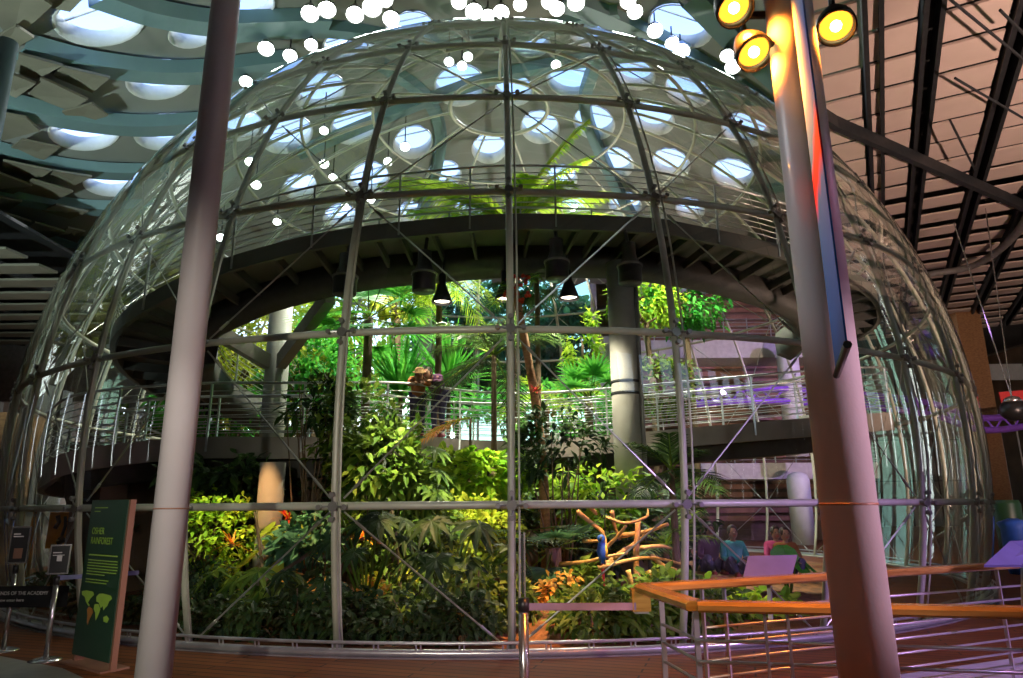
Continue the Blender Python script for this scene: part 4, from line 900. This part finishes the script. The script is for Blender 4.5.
# belt banner between posts
A=PY(-10,600,y1-.05);B=PY(68,597,y2+.55)
e=(V((B.x,B.y,0))-V((A.x,A.y,0))).normalized(); rm=facing(e); n_=e.cross(V((0,0,1)))
zt=PY(30,586,(y1+y2)/2+.25).z; hgt=.245
t=thing('belt_banner','black fabric banner with white lettering slung between the belt posts','banner',(A.x,A.y,zt-hgt))
b=MB(); m=(A+B)/2; b.box((m.x,m.y,zt-hgt/2),((B-A).length,.006,hgt),rz=math.atan2(e.y,e.x)); b.build('banner_cloth','black',t)
P0=V((A.x,A.y,0))+n_*.006
txt('FRIENDS OF THE ACADEMY',.058,P0+V((0,0,zt-.10))+e*.02,rm,'cream',t,sx=.92); txt('now enter here',.048,P0+V((0,0,zt-.175))+e*.10,rm,'cream',t,sx=1)
S_=PY(85,579,7.7)
b=MB(); b.bar(V((h2.x,h2.y,.88)),V((h2.x+.75,h2.y+.35,.9)),.004,.05); b.build('barrier_belt','purple',None,loc=h2-V((0,0,.1)),label='violet belt running from the small-card post behind the green sign',cat='belt')
# green sign
FL=PZ(73,662,0); FR=PZ(110,672,0)
gsn=thing('rainforest_sign','tall dark green sign board with lime lettering and world map','sign',(FL+FR)/2)
e=(FR-FL); e.z=0; wsg=e.length; e.normalize(); n_=e.cross(V((0,0,1))); rm=facing(e); rz=math.atan2(e.y,e.x)
zt=PY(107,500,(FL.y+FR.y)/2).z; zb=PY(88,658,(FL.y+FR.y)/2).z; m=(FL+FR)/2
b=MB(); b.box((m.x,m.y,(zt+zb)/2),(wsg,.05,zt-zb),rz=rz); b.build('sign_board','sign',gsn)
b=MB(); sidep=FR+e*.02; b.box((sidep.x,sidep.y+.02,zt/2),(.05,.06,zt),rz=rz); b.build('side_post','copper',gsn)
b=MB(); q=FL+e*.05; b.box((q.x,q.y+.05,zb/2),(.045,.10,zb+.04),rz=rz); b.build('foot_post','copper',gsn)
b=MB(); b.box((m.x,m.y+.05,.01),(wsg+.1,.30,.02),rz=rz); b.build('foot_plate','copper',gsn)
O=V((FL.x,FL.y,0))+n_*.028; h_=zt-zb
txt('OSHER',.105,O+e*wsg*.12+V((0,0,zt-.375)),rm,'lime',gsn,sx=wsg*.36/.34); txt('RAINFOREST',.105,O+e*wsg*.12+V((0,0,zt-.48)),rm,'lime',gsn,sx=wsg*.66/.66)
for zz,l_,hh in ((.085,.36,.010),(.125,.16,.010),(.60,.78,.012),(.655,.80,.009),(.685,.80,.009),(.715,.82,.009),(.745,.82,.009),(.775,.8,.009),(.805,.50,.009),(.86,.62,.009),(.89,.58,.009)):
    b=MB(); b.box(O+e*wsg*(.12+l_/2)+V((0,0,zt-zz)),(wsg*l_,.002,hh),rz=rz); b.build('text_line','lime',gsn)
def mapland(pts,m_):
    b=MB(); b.poly([O+n_*.001+e*(wsg*(.06+.84*x))+V((0,0,zt-.98-.36*y)) for x,y in pts]); b.build('map_land',m_,gsn)
mapland([(.0,.05),(.15,.0),(.38,.02),(.42,.1),(.32,.22),(.25,.35),(.33,.42),(.28,.44),(.18,.33),(.12,.2),(.02,.15)],'lime')
mapland([(.30,.45),(.42,.5),(.46,.6),(.38,.8),(.34,.98),(.30,.9),(.29,.7),(.25,.55)],'ochre')
mapland([(.5,.15),(.58,.05),(.7,.03),(.95,.06),(1,.14),(.92,.22),(.88,.35),(.82,.42),(.78,.5),(.74,.38),(.68,.45),(.6,.3),(.52,.28)],'lime')
mapland([(.48,.36),(.6,.34),(.68,.48),(.62,.7),(.57,.82),(.53,.6),(.46,.5)],'lime')
mapland([(.8,.68),(.9,.62),(.98,.7),(.94,.82),(.82,.8)],'lime')
# ------------------------------------------------------------------ left exhibit bits behind
A=PY(52,512,16);B=PY(86,548,16); xb=thing('orange_display','orange display board with bold black shapes behind the small-card post','display',((A.x+B.x)/2,16,0))
b=MB(); b.box(((A.x+B.x)/2,16,(A.z+B.z)/2),(B.x-A.x,.12,A.z-B.z)); b.build('board','orange',xb)
for (a,c,w_,h_2) in ((57,522,.10,.28),(64,526,.07,.42),(71,518,.12,.2),(74,535,.06,.35),(60,540,.16,.1)):
    p=PY(a,c,15.93); b=MB(); b.tube([p+V((0,0,h_2/2)),p+V((w_*.5,0,0)),p+V((-w_*.2,0,-h_2/2))],w_/2,6); b.build('black_figure','black',xb)
b=MB(); b.box(((A.x+B.x)/2-.2,16,B.z/2),(.08,.08,B.z)); b.box(((A.x+B.x)/2+.2,16,B.z/2),(.08,.08,B.z)); b.build('display_leg','dark',xb)
for px,w_,m_,lb in ((8,.5,'blue','blue hanging display cloth behind the tall-card post'),(36,.16,'orange','small yellow-orange display card beside the orange board')):
    A=PY(px,508,17); b=MB(); b.lathe((A.x,17,0),[(w_*.5,0),(w_*.42,A.z*.6),(w_*.25,A.z),(.02,A.z+.05)],10); b.build('display_cloth',m_,None,True,loc=(A.x,17,0),label=lb,cat='display')
for px,y,r_,lb in ((28,20,.35,'dark grey pier behind the left edge of the dome, beside the orange board'),(47,21,.3,'dark grey pier immediately behind the orange board')):
    p=PY(px,480,y); b=MB(); b.box((p.x,y,2.6),(r_*1.7,r_*1.7,5.2)); b.build('hall_pier','beam',None,loc=(p.x,y,0),label=lb,cat='column')
p=PY(14,460,19); b=MB(); b.lathe((p.x,19,0),[(.5,0),(.42,2.4),(.5,3.4),(.62,4.2)],14); b.build('timber_drum','bark_l',None,True,loc=(p.x,19,0),label='brown timber drum standing beyond the left edge of the dome',cat='drum')
# ------------------------------------------------------------------ right edge bits
p=PY(965,345,36); b=MB(); b.box((p.x,36,6),(1.3,1.3,12.0)); b.build('timber_pier','bark_l',None,loc=(p.x,36,0),label='brown square pier rising behind the right shoulder of the dome',cat='column')
p=PY(1014,410,22); t=thing('dome_pendant','glossy black dome pendant hanging at the right edge by a red fabric strip','pendant lamp',p)
b=MB(); b.ball(p,.42,16,(1,1,.85)); b.build('globe','black',t,True); b=MB(); b.lathe(p+V((0,0,.25)),[(.3,0),(.2,.15),(.08,.2)],14); b.build('cap','chrome',t,True)
b=MB(); b.tube([p+V((0,0,.4)),p+V((-.9,0,6.5))],.02,5); b.tube([p+V((0,0,.4)),p+V((.3,0,7.5))],.02,5); b.build('suspension_wire','chrome',t)
A=PY(1000,398,24);B=PY(1050,394,24); b=MB(); b.bar(A,B,.05,.42); b.build('hanging_streamer','redb',None,loc=A,label='red fabric strip behind the black dome pendant',cat='banner')
p=PY(1008,372,46); b=MB(); b.box(p,(3.4,.2,1.1)); t=b.build('window_90','white',None,kind='structure')
for px,py0,py1,y,m_,lb in ((1005,500,545,19,'sign','dark green glass bin beside the right flank of the dome'),):
    A=PY(px,py0,y);b=MB(); b.lathe((A.x,y,0),[(.28,0),(.32,.1),(.34,A.z-.1),(.30,A.z)],14); b.build('recycling_bin',m_,None,True,loc=(A.x,y,0),label=lb,cat='bin')
p=PY(1014,527,17); b=MB(); b.lathe((p.x,17,0),[(.25,0),(.3,.4),(.28,p.z-.05),(.35,p.z+.1),(.1,p.z+.2)],12); b.build('covered_stool','blue',None,True,loc=(p.x,17,0),label='blue cloth-covered stool at the right edge above the reading panel',cat='stool')
# rainforest bench/table line inside right
# ------------------------------------------------------------------ people
def skinmesh(name,verts,edges,radii,m,parent,sub=1):
    me=bpy.data.meshes.new(name); off=ORG[parent.name]; me.from_pydata([tuple(V(v)-off) for v in verts],edges,[]); me.materials.append(M[m])
    o=bpy.data.objects.new(name,me); COL.objects.link(o); o.parent=parent; ORG[o.name]=off
    o.modifiers.new('s','SKIN').use_smooth_shade=True
    for i,r_ in enumerate(radii): me.skin_vertices[0].data[i].radius=(r_,r_)
    me.skin_vertices[0].data[0].use_root=True
    s_=o.modifiers.new('d','SUBSURF'); s_.levels=sub; s_.render_levels=sub; return o
def person(label,P,face,pose,top,legs='jeans',hat=None,shoes='shoe',hgt=1.7):
    """P: ground (or seat) point, face: heading angle, pose: 'lean','sit'"""
    t=thing('person',label,'person',P); s_=hgt/1.7; P=V(P)
    f=V((math.cos(face),math.sin(face),0)); l=V((-f.y,f.x,0)); u=V((0,0,1))
    def q(a,b_,c): return P+(f*a+l*b_+u*c)*s_
    if pose=='lean':
        J=dict(pel=q(-.14,0,.90),wai=q(-.02,0,1.03),che=q(.20,0,1.16),nec=q(.36,0,1.20),hea=q(.46,0,1.20),shl=q(.24,.17,1.19),shr=q(.24,-.17,1.19),ell=q(.30,.24,1.08),elr=q(.30,-.24,1.08),wrl=q(.42,.08,1.10),wrr=q(.42,-.08,1.10),hpl=q(-.12,.09,.88),hpr=q(-.12,-.09,.88),knl=q(-.03,.10,.48),knr=q(-.06,-.10,.48),anl=q(-.10,.10,.08),anr=q(-.12,-.10,.08),tol=q(.08,.11,.03),tor=q(.06,-.11,.03))
    else:
        J=dict(pel=q(0,0,.12),wai=q(.0,0,.26),che=q(.03,0,.46),nec=q(.06,0,.60),hea=q(.08,0,.70),shl=q(.03,.17,.53),shr=q(.03,-.17,.53),ell=q(.12,.22,.30),elr=q(.12,-.22,.30),wrl=q(.30,.12,.28),wrr=q(.30,-.12,.28),hpl=q(.02,.1,.10),hpr=q(.02,-.1,.10),knl=q(.38,.16,.32),knr=q(.38,-.16,.32),anl=q(.45,.08,.06),anr=q(.45,-.08,.06),tol=q(.60,.10,.04),tor=q(.60,-.10,.04))
    K=list(J); I={k:i for i,k in enumerate(K)}
    rad=dict(pel=.12,wai=.115,che=.135,nec=.05,hea=.06,shl=.06,shr=.06,ell=.042,elr=.042,wrl=.028,wrr=.028,hpl=.09,hpr=.09,knl=.06,knr=.06,anl=.04,anr=.04,tol=.035,tor=.035)
    ed=[('pel','wai'),('wai','che'),('che','nec'),('nec','hea'),('che','shl'),('che','shr'),('shl','ell'),('shr','elr'),('ell','wrl'),('elr','wrr'),('pel','hpl'),('pel','hpr'),('hpl','knl'),('hpr','knr'),('knl','anl'),('knr','anr'),('anl','tol'),('anr','tor')]
    skinmesh('body',[J[k] for k in K],[(I[a],I[b_]) for a,b_ in ed],[rad[k]*s_*.92 for k in K],'skin',t)
    def sub(keys,m,name,g=1.12):
        kk=[k for k in K if k in keys]; ii={k:i for i,k in enumerate(kk)}; skinmesh(name,[J[k] for k in kk],[(ii[a],ii[b_]) for a,b_ in ed if a in ii and b_ in ii],[rad[k]*s_*g*(1.1 if k!='nec' else .9) for k in kk],m,t)
    sub(['pel','wai','che','nec','shl','shr','ell','elr','wrl','wrr'],top,'jacket',1.3)
    sub(['pel','hpl','hpr','knl','knr','anl','anr'],legs,'trousers')
    for s2,k in ((1,'l'),(-1,'r')): b=MB(); a=J['an'+k]; c=J['to'+k]; b.tube([a-u*.03-f*.03,c],[.05*s_,.04*s_],8); b.build('shoe',shoes,t,True)
    for k,sg in (('wrl',1),('wrr',-1)):
        w_=J[k]; vs_=[w_,w_+f*.06*s_]; ee=[(0,1)]; rr=[.03*s_,.035*s_]
        for j in range(4): vs_+=[w_+(f*.10+l*(j-1.5)*.02)*s_,w_+(f*(.155-.01*abs(j-1))+l*(j-1.5)*.024-u*.03)*s_]; n0=2+2*j; ee+=[(1,n0),(n0,n0+1)]; rr+=[.011*s_,.008*s_]
        vs_+=[w_+(f*.05-l*sg*.045)*s_,w_+(f*.09-l*sg*.055-u*.01)*s_]; ee+=[(0,10),(10,11)]; rr+=[.013*s_,.009*s_]
        skinmesh('hand',vs_,ee,rr,'skin',t)
    h=J['hea']+u*.05*s_; dn_=f*.3-u*.0
    b=MB(); b.ball(h,.10*s_,14,(.86,.86,1.2)); b.tube([h+f*.08*s_+u*.01,h+f*.112*s_-u*.015*s_],[.012*s_,.016*s_],6)
    for a in (-1,1): b.ball(h+l*a*.088*s_,.025*s_,6,(.5,.7,1.1))
    b.build('head','skin',t,True)
    b=MB()
    for a in (-1,1): b.ball(h+f*.083*s_+l*a*.034*s_+u*.015*s_,.011*s_,6)
    b.build('eyes','black',t); b=MB(); b.box(h+f*.088*s_-u*.05*s_,(.01,.04*s_,.01),rz=face); b.build('mouth','redb',t)
    b=MB(); b.ball(h-f*.02*s_+u*.025*s_,.112*s_,14,(.9,.9,1.1)); b.v=[v if (v-h).dot(f)<.055*s_ else v-f*((v-h).dot(f)-.055*s_) for v in b.v]; b.build('hair','hair',t,True)
    if hat: b=MB(); b.lathe(h+u*.06*s_,[(.15*s_,0),(.15*s_,.012),(.105*s_,.02),(.10*s_,.08),(.06*s_,.11),(.002,.115)],16,(u+f*.35)); b.build('hat',hat,t,True)
    return t
pz=3.08
person('person in orange-tan top and tan hat leaning on the ramp railing',(X(418,14.62,400),14.62,pz),R(-80),'lean','top_o',hat='hat')
person('person in plum jacket bending over the ramp railing beside the one in orange',(X(437,14.7,400),14.7,pz),R(-110),'lean','top_p',hgt=1.78)
for px,y,lb,tp_,hh,hat in ((727,12.9,'person in teal top crouching among leaves beyond the railing','top_t',1.65,None),(705,13.3,'dark-haired person in plum clothes sitting beyond the bright leafy shrub','top_p',1.7,None),(778,12.6,'bare-headed person facing the glass above the lavender panel','top_o',1.6,None),(769,13.1,'person in pink top sitting just behind the bare-headed one','top_k',1.6,None)):
    person(lb,(X(px,y),y,.42),R(-90),'sit',tp_,hgt=hh)
b=MB(); p0=V((X(690,12.9),12.9,0)); p1=V((X(800,13.2),13.2,0)); b.bar(p0+V((0,0,.38)),p1+V((0,0,.38)),.9,.12); b.build('viewing_bench','bark_l',None,loc=p0,label='low timber bench inside the dome seating the four visitors',cat='bench')
# ------------------------------------------------------------------ lights
w=bpy.data.worlds.new('sky'); sc.world=w; w.use_nodes=True; nt=w.node_tree; N=nt.nodes
bg=N['Background']; tc=N.new('ShaderNodeTexCoord'); sx=N.new('ShaderNodeSeparateXYZ'); cr=N.new('ShaderNodeValToRGB')
nt.links.new(tc.outputs['Generated'],sx.inputs[0]); nt.links.new(sx.outputs[2],cr.inputs[0]); nt.links.new(cr.outputs[0],bg.inputs[0])
cr.color_ramp.elements[0].position=.0; cr.color_ramp.elements[0].color=(1,1,.97,1); cr.color_ramp.elements[1].position=.75; cr.color_ramp.elements[1].color=(.10,.19,.5,1)
x=cr.color_ramp.elements.new(.28); x.color=(.34,.46,.72,1)
bg.inputs[1].default_value=3.6
def light(kind,name,loc,aim,e,col,size=1,**kw):
    l=bpy.data.lights.new(name,kind); l.energy=e; l.color=col
    if kind=='AREA': l.size=size
    elif kind=='SPOT': l.shadow_soft_size=size; l.spot_size=kw.get('ang',R(60)); l.spot_blend=.6
    elif kind=='SUN': l.angle=R(1)
    o=bpy.data.objects.new(name,l); COL.objects.link(o); o.location=loc; o.rotation_euler=(V(aim)-V(loc)).to_track_quat('-Z','Y').to_euler(); return o
light('SUN','sun',(20,50,40),(0,14,0),4.5,(1,.95,.86))
# unseen lamps: added fills, and the coloured hall light from the right
light('SPOT','warm_fill',(-2.4,-3,2.9),(-.9,9,1.0),1100,(1,.92,.80),.12,ang=R(44))  # unseen fill added to light the deck and base ribs
light('SPOT','hall_light_violet',(11,1,5),(5.2,6.6,0),3200,(.66,.36,1),.12,ang=R(48))
light('SPOT','hall_light_pink',(5,2,2.0),(-2.2,6.2,1.5),420,(1,.62,.80),.12,ang=R(34))
light('SPOT','ceiling_uplight_pink',(14,6,1.0),(14,20,12),6000,(1,.66,.54),.15,ang=R(90))
light('SPOT','ceiling_uplight_cool',(-15,7,1.6),(-14,17,14),4500,(.80,1,.98),.15,ang=R(90))
light('SPOT','shell_uplight',(1,25,8.0),(0,23,17),1000,(1,.93,.85),.15,ang=R(150))
light('SPOT','banner_light',(-3.5,5.2,3.2),(1.55,3.1,3.3),230,(.9,.95,1),.08,ang=R(24))
light('SPOT','sign_fill',(-1.5,1.5,3.6),(-4.4,7.8,.7),260,(1,.92,.82),.08,ang=R(34))  # unseen fill added to brighten the sign corner
light('SPOT','column_rim_light',(7,2.6,3.2),(cr_x,3.6,1.9),140,(.95,.40,.75),.08,ang=R(40))
light('SPOT','column_fill_light',(-2.5,-2,2.6),(cr_x,3.6,2.2),45,(.9,1,.75),.1,ang=R(26))
light('SPOT','truss_fill',(16,21,7.5),(9,29.5,5.8),1800,(.60,.35,1),.1,ang=R(80))  # unseen violet spot added to brighten the truss
# grow lights inside the dome, under the crown
for nm,p_,q_,e_ in (('a',(-3.0,20.0,11.8),(-4.2,20.5,3),3000),('b',(2.5,18,12.4),(1,20,3),3000),('c',(6.0,18.5,10.0),(5,20,3),1600)):
    light('SPOT','grow_light_'+nm,p_,q_,e_,(1,1,.82),.12,ang=R(120))
for px,py,yt,e_,col,an in ((215,545,12.2,420,(1,.92,.5),20),(266,560,12.6,420,(1,.50,.20),20),(288,590,11.4,260,(1,.85,.4),20),(350,560,11.5,420,(1,.60,.25),26),(395,545,12.0,520,(1,.95,.5),24),(478,545,12.2,520,(1,.98,.5),22),(440,610,10.2,380,(1,.62,.25),26),
   (425,590,11.0,300,(1,.8,.4),14),(545,630,9.6,620,(1,.48,.16),24),(610,545,11.0,420,(1,.58,.24),28),(590,600,10.6,300,(1,.9,.5),20),(640,615,10.3,300,(1,.9,.55),20),(720,590,11.5,300,(1,.85,.5),24),(500,470,13.2,500,(1,1,.6),24),(395,470,12.4,400,(1,.95,.6),24),(240,610,10.6,160,(1,.8,.45),16)):
    a_=PY(px,py,yt); light('SPOT','bed_spot',(a_.x+random.uniform(-.7,.7),max(yt-1.8,9.65 if abs(a_.x)<2.6 else 10.3),4.3+random.uniform(0,.8)),a_,e_*2.3,col,.04,ang=R(an*1.15))
sc.view_settings.view_transform='Standard'; sc.view_settings.look='None'; sc.view_settings.exposure=0.6; sc.view_settings.gamma=1; sc.view_settings.use_curve_mapping=False
cy=sc.cycles; cy.max_bounces=7; cy.diffuse_bounces=3; cy.glossy_bounces=3; cy.transmission_bounces=2; cy.transparent_max_bounces=24; cy.caustics_reflective=False; cy.caustics_refractive=False; cy.sample_clamp_indirect=6; cy.use_denoising=True
